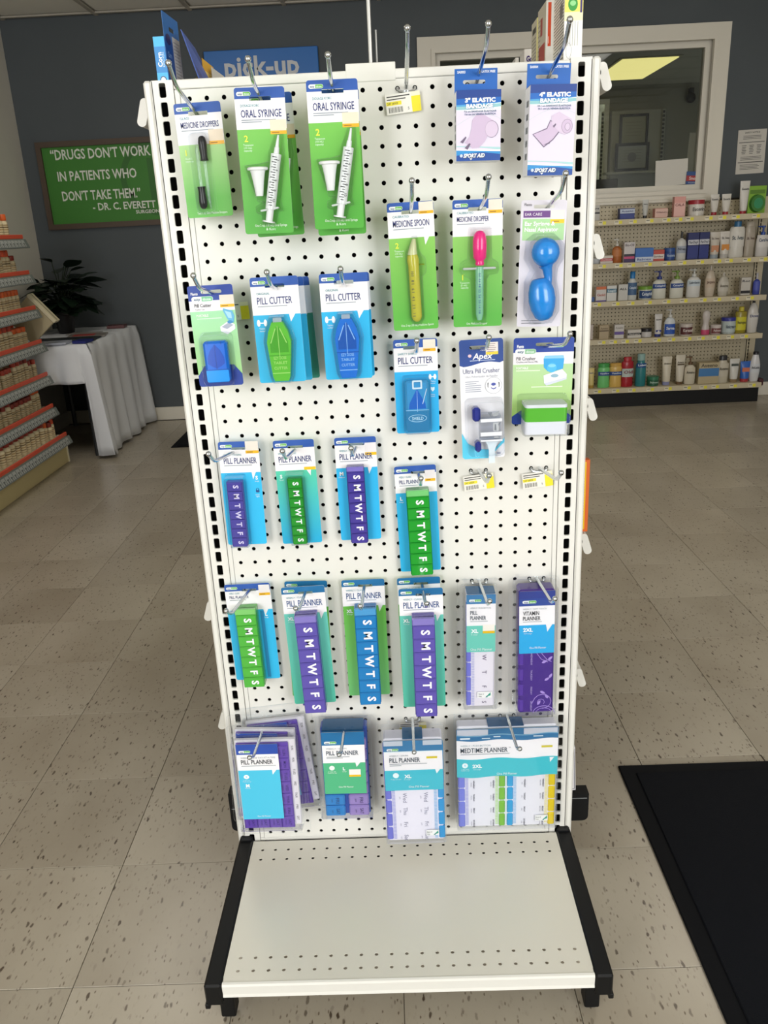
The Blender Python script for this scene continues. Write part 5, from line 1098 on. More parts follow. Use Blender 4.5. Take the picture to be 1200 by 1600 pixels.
it += [('r', 2.5, -1.72, 3.3, -1.55, '#d2c83a'), tail(3.1, 3.45, 3.15, -2.57, -3.0), ('e', -3.1, -3.1, .22, .22, '#eaf8fb'), ('p', [(-3.15, -3.08), (-3.1, -2.98), (-3.05, -3.12), (-3.1, -3.2)], '#8cd2ea'), ('t', '7 day med', -3.38, -3.42, .09, '#e6f6fa', {'w': .56}), ('t', 'Medicine cup', -3.4, -3.54, .09, '#e6f6fa', {'w': .62}), ('t', '2XL', -2.55, -3.18, .28, '#f3fbfd', {'bold': .05}), ('t', 'XX-Large', -2.5, -3.46, .1, '#e6f6fa'), ('t', 'One Pill Planner', -.75, -3.9, .2, '#f3fbfd', {'w': 1.5})]
mb = MB(IN); mb.box((-1.4, -1.22, -.37), (1.2, -.05, -.35), P('#2a5f8e')); mb.build('card_fold', t)
card_in(t, -3.7, 3.7, -.5, -.5-4.0, -1.27, it, P('#46c4d2'))
card_in(t, 2.15, 3.1, -8.3, -8.8, -1.24, ease(-.48, -.25), P('#f4f6f6'), 'ease_sticker')

# ------------------------------------------------------------------ goods on the top shelf of the run
Z0 = 59.27
t = thing('remover_box', 'light blue corn remover box with dark blue hang panel on top at left', 'box', (-12.61*IN, 3.0*IN, Z0*IN), (0, 0, R(-3.5)))
mb = MB(IN); mb.box((-.34, 0, 0), (.33, 3.1, 3.08), P('#1d5aa8'), .02); mb.build('carton', t)
mb = MB(IN); mb.box((-.34, -.006, 0), (.33, -.002, 3.08), P('#3bb4ee')); mb.box((-.34, -.009, 1.15), (.33, -.005, 2.55), P('#1183cc')); mb.box((-.34, -.009, .0), (.33, -.005, .55), P('#bfe3f4')); mb.prism([ell(.02, .75, .2, .22)], -.011, -.009, P('#22306a')); mb.prism([ell(.02, .75, .15, .17)], -.013, -.011, P('#dff0fa')); mb.build('print', t)
mb = MB(IN); mb.text('Corn', -.06, 1.85, .26, P('#f4fafd'), .78, 'c', 90, y=-.014, bold=.03); mb.text('REMOVERS', .16, 1.85, .12, P('#d2ecfa'), .8, 'c', 90, y=-.014); mb.build('lettering', t)
TP = Matrix.Translation((.345, 0, 0)) @ Matrix.Rotation(R(90), 4, 'Z')
mb = MB(IN); mb.prism([rrect(0, 0, 3.1, 4.45, .05), list(reversed(rrect(1.1, 3.55, 2.1, 3.8, .1, 3)))], -.02, 0, P('#1766b0'), TP)
mb.prism([rrect(.02, .0, 1.6, 3.0)], -.024, -.022, P('#174a92'), TP); mb.prism([rrect(1.55, 0, 3.05, 3.35)], -.026, -.022, P('#c9c6c2'), TP); mb.prism([ell(.75, 3.05, .5, .3)], -.028, -.022, P('#1d2360'), TP)
for k in range(16): mb.box((1.7, -.030, .2+k*.19), (2.9-.15*(k % 3), -.027, .25+k*.19), P('#8f8d8c'), 0, TP)
mb.text('Corn', .35, 2.2, .3, P('#6f93cc'), .7, y=-.032, bold=.03, T=TP); mb.build('hang_panel', t)
t = thing('hanging_card', 'thin blue blister card leaning left on top of the stand', 'card', (-10.3*IN, 5.5*IN, Z0*IN))
def qcard(NT, FT, FB, NB, th, layers_):
    """thin card through four corners (near top, far top, far bottom, near bottom) given from the base"""
    NT, FT, FB, NB = map(Vector, (NT, FT, FB, NB)); nrm = (FT-NT).cross(NB-NT).normalized()
    if nrm.x < 0: nrm = -nrm
    mb = MB(IN)
    def pt(u, v): return (NT*(1-v)+NB*v)*(1-u)+(FT*(1-v)+FB*v)*u
    for (u0, v0, u1, v1, m, off, tk) in layers_:
        c = [pt(u0, v0), pt(u1, v0), pt(u1, v1), pt(u0, v1)]
        mb.add([p+nrm*off for p in c]+[p+nrm*(off-tk) for p in c], [(0, 1, 2, 3), (7, 6, 5, 4), (0, 4, 5, 1), (1, 5, 6, 2), (2, 6, 7, 3), (3, 7, 4, 0)], P(m))
    return mb
qcard((-1.11, -1.5, 3.60), (-1.0, 1.5, 3.15), (.4, 1.5, .03), (-.07, -1.5, .03), .04, [(0, 0, 1, 1, '#2b4fa0', 0, .05), (.55, .32, .97, 1, '#cfd0cc', .012, .01), (.05, .42, .5, .95, '#1b3580', .012, .01), (.3, .34, .6, .42, '#b9c2d6', .016, .01), (.35, .14, .65, .2, '#16264e', .012, .01)]).build('card', t)
t = thing('hanging_card', 'small amber card standing next to the leaning blue card on top', 'card', (-10.42*IN, 6*IN, Z0*IN), (0, 0, R(60)))
mb = MB(IN); mb.prism([[(-.5, 0), (.5, 0), (.5, 1.9), (-.5, 2.3)]], -.03, 0, P('#c99a34')); mb.prism([[(-.3, .9), (.3, .9), (.3, 1.4), (-.3, 1.6)]], -.035, -.03, P('#e0c069')); mb.build('card', t)
t = thing('hanging_card', 'small grey triangular card corner at right of the amber card on top', 'card', (-9.85*IN, 6*IN, Z0*IN), (0, 0, R(55)))
mb = MB(IN); mb.prism([[(-.5, 0), (.6, 0), (.55, 1.35), (-.5, 1.78)]], -.03, 0, P('#b9b6ad')); mb.build('card', t)
t = thing('hanging_card', 'tan card lying low behind the leaning blue card on top', 'card', (-11.35*IN, 7.6*IN, Z0*IN), (0, R(0), R(20)))
mb = MB(IN); mb.prism([[(-.6, 0), (.6, 0), (.5, 1.6), (.2, 1.75), (-.5, 1.4)]], -.03, 0, P('#a08c5c')); mb.build('card', t)

def tall(label, x, y, w, d, h, face, side, fn=None, rz=0):
    t = thing('product_box', label, 'box', (x*IN, y*IN, Z0*IN), (0, 0, R(rz)))
    mb = MB(IN); mb.box((-w/2, 0, 0), (w/2, d, h), P(side), .02); mb.build('carton', t)
    mb = MB(IN); mb.box((-w/2+.01, -.006, .01), (w/2-.01, -.001, h-.01), P(face)); fn and fn(mb, w, h, d); mb.build('print', t)
    return t
def fR1(mb, w, h, d):
    h = 4.3
    mb.box((-w/2+.01, -.009, h-1.35), (w/2-.01, -.006, h+.8), P('#ecdf6a')); mb.box((-w/2+.01, -.0095, h-1.6), (w/2-.01, -.006, h-1.15), P('#f0ecc0')); mb.prism([ell(-.06, h-.75, .28, .36)], -.012, -.009, P('#2f9a3c')); mb.prism([ell(-.06, h-.7, .17, .14)], -.014, -.012, P('#8fd48c')); mb.box((w/2-.18, -.012, h-1.2), (w/2-.06, -.009, h+.2), P('#3c2a72'))
    for q in (-.32, -.2, -.06, .08, .24): mb.box((q, -.009, 1.4), (q+.035, -.006, 2.7-.2*abs(q)), P('#a9a9a4'))
    mb.prism([ell(-.25, 1.15, .17, .42), list(reversed(ell(-.25, 1.15, .15, .40)))], -.009, -.006, P('#8f8f8a'))
    for k in range(24): mb.box((-w/2-.004, .15, .8+k*.17), (-w/2+.002, d-.2-.3*(k % 4 == 1), .87+k*.17), P('#77756c'))
    mb.prism([ell(0, 0, .5, .42)], -.006, -.0, P('#6c6a66'), Matrix.Translation((-w/2, d*.28, 3.4)) @ Matrix.Rotation(R(-90), 4, 'Z'))
tall('tall white box with yellow top and green emblem on top at the right end', 12.0, 2.6, 1.09, 3.38, 5.6, '#f4f2ee', '#e2ded2', fR1)
def fR2(mb, w, h, d):
    mb.box((-w/2+.13, -.009, 2.05), (-w/2+.33, -.006, h-.12), P('#dd4a20')); mb.box((-w/2+.16, -.012, 2.2), (-w/2+.20, -.009, 2.6), P('#f3cdb8'))
    mb.box((-w/2-.004, .3, 1.3), (-w/2+.002, 2.4, 2.35), P('#b24632')); mb.box((-w/2-.004, 1.2, 2.9), (-w/2+.002, 1.9, 3.9), P('#a5443a'))
    for k in range(9): mb.box((-w/2-.004, 2.0, 1.6+k*.28), (-w/2+.002, d-.2, 1.67+k*.28), P('#8a836f'))
tall('white box with an orange-red front stripe and red patches on its tan side, on top', 11.49, 6.02, 1.02, 2.95, 4.58, '#f0eee8', '#c6bda8', fR2)
def fR4(mb, w, h, d):
    mb.box((-w/2+.0, -.009, 0), (w/2, -.006, h), P('#e0d88a'))
    for k in range(10): mb.box((-w/2-.004, .3, 1.2+k*.22), (-w/2+.002, d-.3, 1.26+k*.22), P('#7c7664'))
    mb.box((-w/2-.004, .3, 3.5), (-w/2+.002, d-.5, 3.85), P('#45402f'))
tall('narrow tan box with dark printing and yellowish front edge, on top', 11.35, 9.02, .86, 2.1, 4.28, '#d9d08e', '#c6bfa8', fR4)
def fR5(mb, w, h, d): mb.text('Go', -.08, h-.62, .36, P('#3c2a72'), .46, 'c', y=-.012, bold=.05)
tall('small white box with dark lettering on top, peeking beside the narrow tan box', 11.05, 12.2, .9, 2.0, 3.05, '#f0ece8', '#d2cec6', fR5)
tall('tiny white box corner farthest left of the right-hand boxes on top', 10.45, 14.6, .26, 1.5, 2.95, '#eae6e0', '#c6c2ba')
# goods seen past the right edge of the stand
t = thing('product_box', 'orange box with yellow face sticking out past the right edge of the stand', 'box', (13.05*IN, 2.25*IN, 29.96*IN))
mb = MB(IN); mb.box((-1.2, 0, 0), (.9, .6, 5.3), P('#e2681c'), .02); mb.build('carton', t)
mb = MB(IN); mb.prism([[(-1.15, .2), (.66, .2), (.66, 5.15), (-1.15, 5.15)]], -.008, -.002, P('#f0c21e'))
for k in range(16): mb.box((.42, -.011, .9+k*.2), (.56, -.008, .98+k*.2), P('#8a5a14'))
mb.build('print', t)
t = thing('product_box', 'white printed card box low at the right edge of the stand', 'box', (13.27*IN, 2.35*IN, 7.68*IN), (0, R(-2.5), 0))
mb = MB(IN); mb.box((-.9, 0, 0), (.62, .4, 4.1), P('#e9e7ec'), .02); mb.build('carton', t)
mb = MB(IN); mb.prism([rrect(-.8, .15, .55, 3.95, .06), list(reversed(rrect(-.76, .19, .51, 3.91, .05)))], -.008, -.003, P('#4a4a56'))
for k in range(15): mb.box((.2, -.008, .5+k*.21), (.36, -.003, .56+k*.21), P('#8a8a96'))
mb.build('print', t)
# ------------------------------------------------------------------ back shelving with lotions
bs = thing('wall_shelving', 'beige pegboard wall shelving along the back wall under the window', 'shelving', (1.35, 4.68, 0))
X0, X1 = 0.12, 2.60
SZ = {1: 1.279, 2: 1.0, 3: .747, 4: .487, 5: .14}
mb = MB(); hx = list(reversed(ell(0, 0, .0042, .0042, 6))); p = IN
nx = int((2.57-1.30)/p)
offs = [(1.305+p*i, .115+p*j) for i in range(nx) for j in range(int((1.375-.12)/p)+1)]
cells(mb, [rrect(-p/2, -p/2, p/2, p/2), hx], offs, 4.676, 4.682, BEIGE_METAL)
xa = 1.305-p/2
mb.box((X0, 4.676, .10), (xa, 4.682, 1.385), BEIGE_METAL); mb.box((xa+p*nx, 4.676, .10), (2.572, 4.682, 1.385), BEIGE_METAL)
for v in range(len(mb.v)): a = mb.v[v]; mb.v[v] = (a[0]-1.35, a[1]-4.68, a[2])
mb.build('pegboard_panel', bs)
mb = MB(); mb.box((X0-1.35, .004, .02), (X1-1.35, .010, 1.385), C('#2b261f', .9)); mb.build('rear_shade_panel', bs)  # dark colour paints the shade seen through the peg holes
for ux in (.14, 1.36, 2.582):
    mb = MB(.01); sl = list(reversed(rrect(-.45, -.95, .45, .95)))
    cells(mb, [rrect(-1.4, -1.27, 1.4, 1.27), sl], [((ux-1.35)*100, 6+2.54*j) for j in range(52)], -1.6, -.6, BEIGE_METAL); q = (ux-1.35)*100
    mb.box((q+1.4, -1.6, 4), (q+4.5, .0, 138.5), BEIGE_METAL); mb.box((q-1.4, -.5, 4), (q+1.4, -.3, 138.5), BLACK); mb.build('upright', bs)  # black strip behind the slots is painted shade
lab = random.Random(3); PLB = [None]
for s in (1, 2, 3, 4, 5):
    z = SZ[s]; x1 = {1: 2.60, 2: 2.60, 3: 2.588, 4: 2.590, 5: 2.620}[s]
    mb = MB(); mb.box((X0-1.35, -.205, z-.02), (x1-1.355, -.01, z-.004), BEIGE_METAL); mb.box((X0-1.35, -.21, z-.036), (x1-1.35, -.203, z), BEIGE_METAL, .002); sh = mb.build('shelf', bs)
    x = 1.40+lab.random()*.05
    while x < x1-.06:
        if PLB[0] is None:
            mb = MB(); mb.box((0, -.2115, -.030), (.052, -.210, -.008), C('#dcd6c2', .5)); mb.box((.030, -.2122, -.028), (.052, -.2112, -.008), C('#e2d83c', .5)); mb.box((.004, -.2122, -.017), (.026, -.2112, -.012), C('#77735f'))
            o = mb.build('price_label', sh); PLB[0] = o.data
        else: o = bpy.data.objects.new('price_label', PLB[0]); COL.objects.link(o); o.parent = sh
        o.location = (x-1.35, 0, z); x += .075+lab.random()*.06
mb = MB(); mb.box((X0-1.35, -.19, 0), (2.612-1.35, .005, .103), BLACK, .003); mb.build('kick_shade_plate', bs)  # here a real black kick plate
mb = MB(); mb.box((2.622-1.35, -.16, .105), (2.655-1.35, -.10, .155), C('#431a20', .5), .006); mb.build('end_cap', bs)

def lathe_item(t, prof, mat, fy=1.0, n=16, name='bottle'):
    mb = MB(); mb.lathe(prof, mat, n, None, 1, fy); return mb.build(name, t, True, 40)
def label_panel(t, w, z0, z1, y, col, txt=None, tc='#30343c', fy=.6, r=None, th=None):
    """printed label wrapped round the front of a round body"""
    mb = MB(); R0 = w/2*1.012
    a0 = 66; vs = []; fs = []
    for k in range(9):
        a = R(-90-a0+2*a0*k/8); vs += [(R0*math.cos(a), R0*fy*math.sin(a), z0), (R0*math.cos(a), R0*fy*math.sin(a), z1)]
    for k in range(8): fs.append((2*k, 2*k+2, 2*k+3, 2*k+1))
    mb.add(vs, fs, C(col, .45))
    if txt: mb.text(txt, 0, (z0+z1)/2+(z1-z0)*.1, th or min((z1-z0)*.4, w*.24), C(tc, .45), w*.72, 'c', y=-R0*fy-.0012, bold=.02)
    mb.build('label', t)
def carton(label, x, s, w, h, col, bands=(), txt=None, tc='#2f3238', tz=.62, d=None, top=None, dy=0):
    d = d or w*.55
    t = thing('carton', label, 'box', (x, 4.545+dy, SZ[s]-.003), (0, 0, R(lab.uniform(-3, 3))))
    mb = MB(); mb.box((-w/2, -d/2, 0), (w/2, d/2, h), C(col, .45), .0012); mb.build('box_body', t)
    mb = MB(); y = -d/2
    for z0, z1, c in bands: mb.box((-w/2+.0006, y-.0006, h*z0), (w/2-.0006, y-.0001, h*z1), C(c, .45))
    if txt: mb.text(txt, 0, h*tz, min(h*.16, w*.22), C(tc, .45), w*.8, 'c', y=y-.001, bold=.02)
    if mb.v: mb.build('print', t)
    return t
def tube(label, x, s, w, h, col, cap, txt=None, tc='#33363c', bands=(), caph=.16, cw=.62):
    w *= .93
    t = thing('cream_tube', label, 'tube', (x, 4.545, SZ[s]-.003), (0, 0, R(lab.uniform(-6, 6))))
    mb = MB(); prof = []; n = 18; rows = [(0, cw/2*.9, .6), (caph*h, cw/2*.96, .6)]; m = C(col, .35)
    vs = []; fs = []
    for zf, rw, ry in ((caph, cw*.5, .34), (caph+.03, cw*.54, .34), (.45, .43, .26), (.8, .49, .09), (.94, .5, .02), (1.0, .5, .02)):
        for k in range(n): a = 2*math.pi*k/n; vs.append((w*rw*math.cos(a), w*ry*math.sin(a), h*zf))
    for i in range(5):
        for k in range(n): k2 = (k+1) % n; fs.append((i*n+k, i*n+k2, (i+1)*n+k2, (i+1)*n+k))
    fs.append(tuple(range(5*n, 6*n))); mb.add(vs, fs, m); mb.build('tube_body', t, True, 50)
    mb = MB(); mb.lathe([(w*cw*.5, 0), (w*cw*.52, h*caph)], C(cap, .35), 14, None, 1, .7); mb.build('cap', t, True, 40)
    mb = MB()
    for z0, z1, c in bands: mb.box((-w*.36, -w*.345+w*.2*z0, h*z0), (w*.36, -w*.34+w*.2*z0, h*z1), C(c, .4))
    if txt: mb.text(txt, 0, h*.76, w*.2, C(tc, .45), w*.7, 'c', y=-w*.16, bold=.02)
    if mb.v: mb.build('print', t)
    return t
def jar(label, x, s, w, h, col, lid, txt=None, tc='#33363c', band=None, lidh=.28):
    t = thing('cream_jar', label, 'jar', (x, 4.545, SZ[s]-.003))
    r = w/2; lathe_item(t, [(r*.86, 0), (r*.94, h*.04), (r*.97, h*(1-lidh))], C(col, .3), 1, 18, 'jar_body')
    lathe_item(t, [(r, h*(1-lidh)), (r, h*.97), (r*.95, h)], C(lid, .35), 1, 18, 'lid')
    label_panel(t, w*.985, h*.12, h*(.92-lidh), 0, band or col, txt, tc, 1.0)
    return t
def bottle(label, x, s, w, h, col, cap, txt=None, tc='#33363c', lab_c=None, fy=.55, shape='round', caph=.1, capw=.42, lz=(.2, .62), cat='bottle'):
    t = thing('lotion_bottle', label, cat, (x, 4.545, SZ[s]-.003), (0, 0, R(lab.uniform(-5, 5))))
    r = w/2; hb = h*(1-caph)
    prof = {'round': [(r*.9, 0), (r, h*.03), (r, hb*.72), (r*.93, hb*.82), (r*.7, hb*.92), (r*capw, hb*.98), (r*capw, hb)],
            'oval': [(r*.72, 0), (r*.82, h*.03), (r*.98, hb*.35), (r, hb*.5), (r*.9, hb*.72), (r*.62, hb*.92), (r*capw, hb)],
            'square': [(r*.94, 0), (r, h*.02), (r*.97, hb*.5), (r, hb*.93), (r*.9, hb*.97), (r*capw, hb)],
            'waist': [(r*.95, 0), (r, h*.05), (r*.9, hb*.3), (r*.66, hb*.45), (r*.72, hb*.55), (r*.95, hb*.75), (r*.85, hb*.93), (r*.4, hb)],
            'hip': [(r*.9, 0), (r, h*.05), (r*.92, hb*.4), (r*.9, hb*.6), (r, hb*.8), (r*.96, hb*.95), (r*.8, hb)]}[shape]
    lathe_item(t, prof, C(col, .28), fy, 18, 'bottle_body')
    if caph > 0: lathe_item(t, [(r*capw*1.06, hb), (r*capw*1.06, h*.985), (r*capw*.9, h)], C(cap, .35), fy if capw > .6 else .9, 14, 'cap')
    if txt or lab_c: label_panel(t, w, h*lz[0], h*lz[1], 0, lab_c or col, txt, tc, fy)
    return t
def pump(label, x, s, w, h, col, pcol, txt=None, tc='#26418c', lab_c=None, lz=(.28, .55), fy=.55, ph=.3, dirn=-1):
    w *= .93
    t = thing('pump_bottle', label, 'bottle', (x, 4.545, SZ[s]-.003), (0, 0, R(lab.uniform(-5, 5))))
    r = w/2; hb = h*(1-ph)
    lathe_item(t, [(r*.88, 0), (r, h*.03), (r*.98, hb*.7), (r*.9, hb*.84), (r*.62, hb*.95), (r*.3, hb*.985), (r*.28, hb)], C(col, .28), fy, 18, 'bottle_body')
    mb = MB(); m = C(pcol, .35); mb.lathe([(r*.36, hb), (r*.36, hb+h*ph*.32), (r*.16, hb+h*ph*.36), (r*.13, h*.93), (r*.3, h*.94), (r*.3, h)], m, 12); mb.box((0, -.006, h*.95), (dirn*r*.8, .006, h*.995), m, .002); mb.build('pump_head', t, True, 40)
    label_panel(t, w, h*lz[0], h*lz[1], 0, lab_c or col, txt, tc, fy)
    return t
# top shelf
carton('white carton with black band at the far left of the top back shelf', 1.405, 1, .06, .10, '#b9b7b1', ((.45, .56, '#2a2a2c'),), 'care', tz=.8)
carton('navy carton with pale top label on the top back shelf', 1.616, 1, .10, .072, '#26336f', ((.55, .93, '#b9c2d6'), (.1, .5, '#2c3c84')), 'Aveeno', '#2c3570', .74)
tube('slim clear-white tube with black cap on the top back shelf', 1.743, 1, .044, .122, '#b9bab6', '#1d1d20', 'Aveeno')
carton('low pink soap carton on the top back shelf', 1.845, 1, .087, .062, '#c98a80', ((.1, .95, '#d8b4a8'),), 'Oilatum', '#6a3a36', .6)
carton('upright pink carton on the top back shelf beside the red-lidded jar', 1.967, 1, .076, .13, '#d79a92', ((.06, .7, '#e0b2aa'),), 'CALA', '#7a3c3a', .6)
jar('white jar with red lid on the top back shelf', 2.083, 1, .107, .104, '#d6d2ca', '#9e2230', 'Eucerin', '#3c3a3a', lidh=.26)
tube('small white tube with red cap on the top back shelf, left of its twin', 2.206, 1, .060, .134, '#cfcbc3', '#a02330', 'Eucerin')
tube('small white tube with red cap on the top back shelf, right of its twin', 2.283, 1, .064, .133, '#cfcbc3', '#a02330', 'Eucerin')
tube('tall white tube with red cap on the top back shelf', 2.40, 1, .072, .209, '#d4d1cb', '#a32430', 'Eucerin', caph=.10)
t = thing('blister_card', 'bright green blister pack at the right end of the top back shelf', 'package', (2.489, 4.55, SZ[1]-.003))
mb = MB(); mb.box((-.058, -.002, 0), (.058, .002, .175), C('#7fae2e', .4), .001); mb.box((-.05, -.003, .125), (.05, -.002, .15), C('#56801f', .4)); mb.prism([ell(.0, .065, .046, .052)], -.03, -.002, C('#3c7a34', .2), inset=.006); mb.prism([ell(0, .065, .03, .034)], -.0305, -.03, C('#2c8a5a', .3)); mb.build('card', t)
# second shelf
jar('pale grey jar half hidden at the left end of the second back shelf', 1.422, 2, .055, .075, '#b7bcc2', '#a9b0b8', None, lidh=.2)
carton('low white carton with red band on the second back shelf', 1.491, 2, .087, .052, '#cfc6be', ((.3, .66, '#b8434a'),), 'Cortizone', '#f0e4e0', .48)
pump('amber pump bottle with white pump on the second back shelf', 1.566, 2, .072, .158, '#a5602e', '#c9c6be', None, lab_c='#b5703a')
carton('tall white, navy and pink carton on the second back shelf', 1.646, 2, .074, .133, '#c9c4c4', ((0, .18, '#3a2a5a'), (.18, .3, '#c44a78'), (.3, .42, '#2c2838')), 'Bio-Oil', '#5a5054', .86)
carton('wide sky blue carton on the second back shelf', 1.746, 2, .122, .091, '#2c66b4', ((.04, .36, '#c4cede'),), 'Balmex', '#2c468c', .2)
carton('red and white carton on the second back shelf beside a blue jar', 1.847, 2, .078, .074, '#b8402e', ((.22, .62, '#d4cac4'),), 'Stridex', '#3c2a2a', .42)
jar('dark blue jar on the second back shelf', 1.925, 2, .076, .083, '#23407e', '#2a5090', 'Noxzema', '#a9bcd8', '#2a4a8c')
bottle('silvery white bottle with dark slim top on the second back shelf', 2.003, 2, .069, .184, '#c3c3c0', '#2a2a2e', 'Nivea', '#34384a', '#9aa2b2', caph=.22, capw=.22, lz=(.25, .5))
carton('left of two navy cartons standing on the second back shelf', 2.077, 2, .075, .175, '#222a62', ((.55, .74, '#c2c4cc'), (.05, .5, '#28357c')), 'PanOxyl', '#2a2c48', .65)
carton('right of two navy cartons standing on the second back shelf', 2.152, 2, .067, .176, '#222a62', ((.55, .74, '#c2c4cc'), (.05, .5, '#28357c')), 'PanOxyl', '#2a2c48', .65)
tube('tube with orange and grey print on the second back shelf', 2.23, 2, .073, .173, '#c0b8ac', '#8f9aa4', 'St. Ives', '#5a4a44', ((.25, .5, '#b8774a'),), cw=.8)
tube('white tube with apricot picture on the second back shelf', 2.297, 2, .076, .174, '#cfcac2', '#b8b4ae', 'St. Ives', '#4a4844', ((.3, .52, '#d08a3c'),), cw=.8)
bottle('tall white bottle with blue cap on the second back shelf', 2.376, 2, .103, .236, '#cfccc4', '#2f6f9e', 'St. Ives', '#33444c', '#d2cfc8', .5, 'hip', .15, .45, (.3, .72))
bottle('tall grey-beige bottle on the second back shelf beside the blue-capped one', 2.464, 2, .071, .228, '#a59c8e', '#b3aa9c', 'St. Ives', '#5c4a40', '#a99f92', .5, 'hip', .12, .75, (.3, .7))
pump('white pump bottle with navy collar at the right end of the second back shelf', 2.552, 2, .093, .20, '#c9c6c4', '#2a4a9a', 'CeraVe', '#33476a', '#d0cdca', (.3, .7))
# third shelf
carton('small blue carton at the left end of the third back shelf', 1.412, 3, .025, .032, '#3a5a94')
carton('white carton with orange top and purple foot on the third back shelf', 1.465, 3, .071, .101, '#cdc8c6', ((.8, 1, '#c8683a'), (0, .08, '#5a4a94')), 'Gold', '#b0533c', .45)
carton('white carton with teal oval on the third back shelf', 1.539, 3, .068, .104, '#cfd0ce', ((.56, .80, '#2f6a86'),), 'Cetaphil', '#dbe6ea', .68)
carton('silver-white carton with black lettering on the third back shelf', 1.617, 3, .066, .109, '#c4c3bf', (), 'ALL', '#33332f', .72)
bottle('slim white bottle with bright blue cap on the third back shelf', 1.683, 3, .066, .191, '#c6c9c6', '#2478b8', 'Cetaphil', '#c6d2e0', '#3f5f86', .7, 'round', .24, .5, (.18, .62))
jar('white jar with green lid on the third back shelf', 1.774, 3, .095, .09, '#cdcdc0', '#6f9a34', 'Cetaphil', '#d2dce6', '#2d4a7c', .24)
pump('white pump bottle with navy pump on the third back shelf', 1.87, 3, .103, .188, '#d2d2c8', '#26357e', 'Cetaphil', '#d2dcec', '#2b4a8c', (.38, .54))
pump('white pump bottle with green pump on the third back shelf', 1.991, 3, .103, .185, '#d2d2c8', '#76953c', 'Cetaphil', '#d2dcec', '#2b4a8c', (.38, .54))
pump('large white pump bottle with white pump on the third back shelf', 2.107, 3, .101, .19, '#d2d2d0', '#c9c9c6', 'Lubriderm', '#3c4a5c', '#c4d0d8', (.4, .62), ph=.26)
bottle('beige oval bottle with pointed top on the third back shelf', 2.22, 3, .072, .207, '#c2b5a4', '#cbc3b8', 'Jergens', '#6a4a38', '#c0ae9a', .55, 'oval', .14, .2, (.3, .6))
bottle('whitish bottle with slim pump on the third back shelf', 2.312, 3, .077, .16, '#bdb8ac', '#c6c1b8', 'Aveeno', '#55503f', '#c2bdb2', .55, 'oval', .16, .16, (.2, .6))
carton('upright white carton with black foot on the third back shelf', 2.463, 3, .066, .119, '#c3bfb8', ((.1, .26, '#1d1c20'),), 'Roc', '#3a3a40', .8)
bottle('small violet-blue bottle at the right end of the third back shelf', 2.543, 3, .048, .145, '#3f4a9c', '#a9a9b4', None, lab_c='#4a55ac', caph=.28, capw=.3, fy=.8)
# fourth shelf
carton('pinkish-white carton half hidden at the left of the fourth back shelf', 1.405, 4, .036, .102, '#b5aaa4', (), None)
carton('tan carton on the fourth back shelf', 1.497, 4, .067, .096, '#a8987c', ((.56, .64, '#5c4a34'),), 'Aveeno', '#6a5a40', .78)
carton('white carton with purple band on the fourth back shelf', 1.605, 4, .067, .096, '#c6c2be', ((.28, .5, '#5f4a94'),), 'Aveeno', '#8a847c', .78)
carton('low white carton with black band on the fourth back shelf', 1.709, 4, .096, .057, '#c9c5bf', ((.36, .62, '#1d1c20'),), 'Neutrogena', '#c9c5bf', .49)
jar('small white jar with black lid on the fourth back shelf', 1.799, 4, .076, .062, '#c6c4c4', '#1f2026', None, lidh=.36)
tube('white tube with navy cap on the fourth back shelf', 1.881, 4, .058, .156, '#cfccc9', '#26337c', 'Eucerin', '#4a4a50', ((.22, .3, '#2b3a8c'),), .12, .8)
pump('white pump bottle with blue label on the fourth back shelf', 1.962, 4, .084, .186, '#cbd0d4', '#cfcfcc', 'Sarna', '#dfe6f0', '#2652ac', (.08, .46))
jar('white jar with black and red print on the fourth back shelf', 2.077, 4, .09, .083, '#c9c0ba', '#c6bdb6', 'Kerasal', '#d8cac6', '#5a2f30', .2)
hg = bottle('hourglass white bottle with pink foot on the fourth back shelf', 2.215, 4, .058, .165, '#c2bab6', '#c2bab6', None, None, None, .6, 'waist', 0)
mb = MB(); mb.lathe([(.0295, 0), (.0305, .034)], C('#c0466e', .35), 16, None, 1, .62); o = mb.build('pink_foot', hg, True, 40)
jar('small white jar beside the hourglass bottle on the fourth back shelf', 2.287, 4, .074, .065, '#c6bcb8', '#c9c0bc', 'Palmers', '#d8c8c6', '#7a4a4a', .25)
jar('white jar with navy lid on the fourth back shelf', 2.373, 4, .098, .112, '#b9c3c4', '#2a3190', 'Vanicream', '#3a4a5c', '#b5c2c4', .2)
bottle('yellow bottle with yellow cap on the fourth back shelf', 2.457, 4, .08, .182, '#96882c', '#c6b83c', 'Neutrogena', '#4a4a1c', '#c9c22e', .6, 'square', .16, .42, (.12, .62))
bottle('white oval bottle with small black cap at the right end of the fourth back shelf', 2.539, 4, .08, .217, '#c9c6c2', '#1d1d22', 'Dove', '#2f3a70', '#cdcac6', .6, 'oval', .06, .22, (.42, .62))
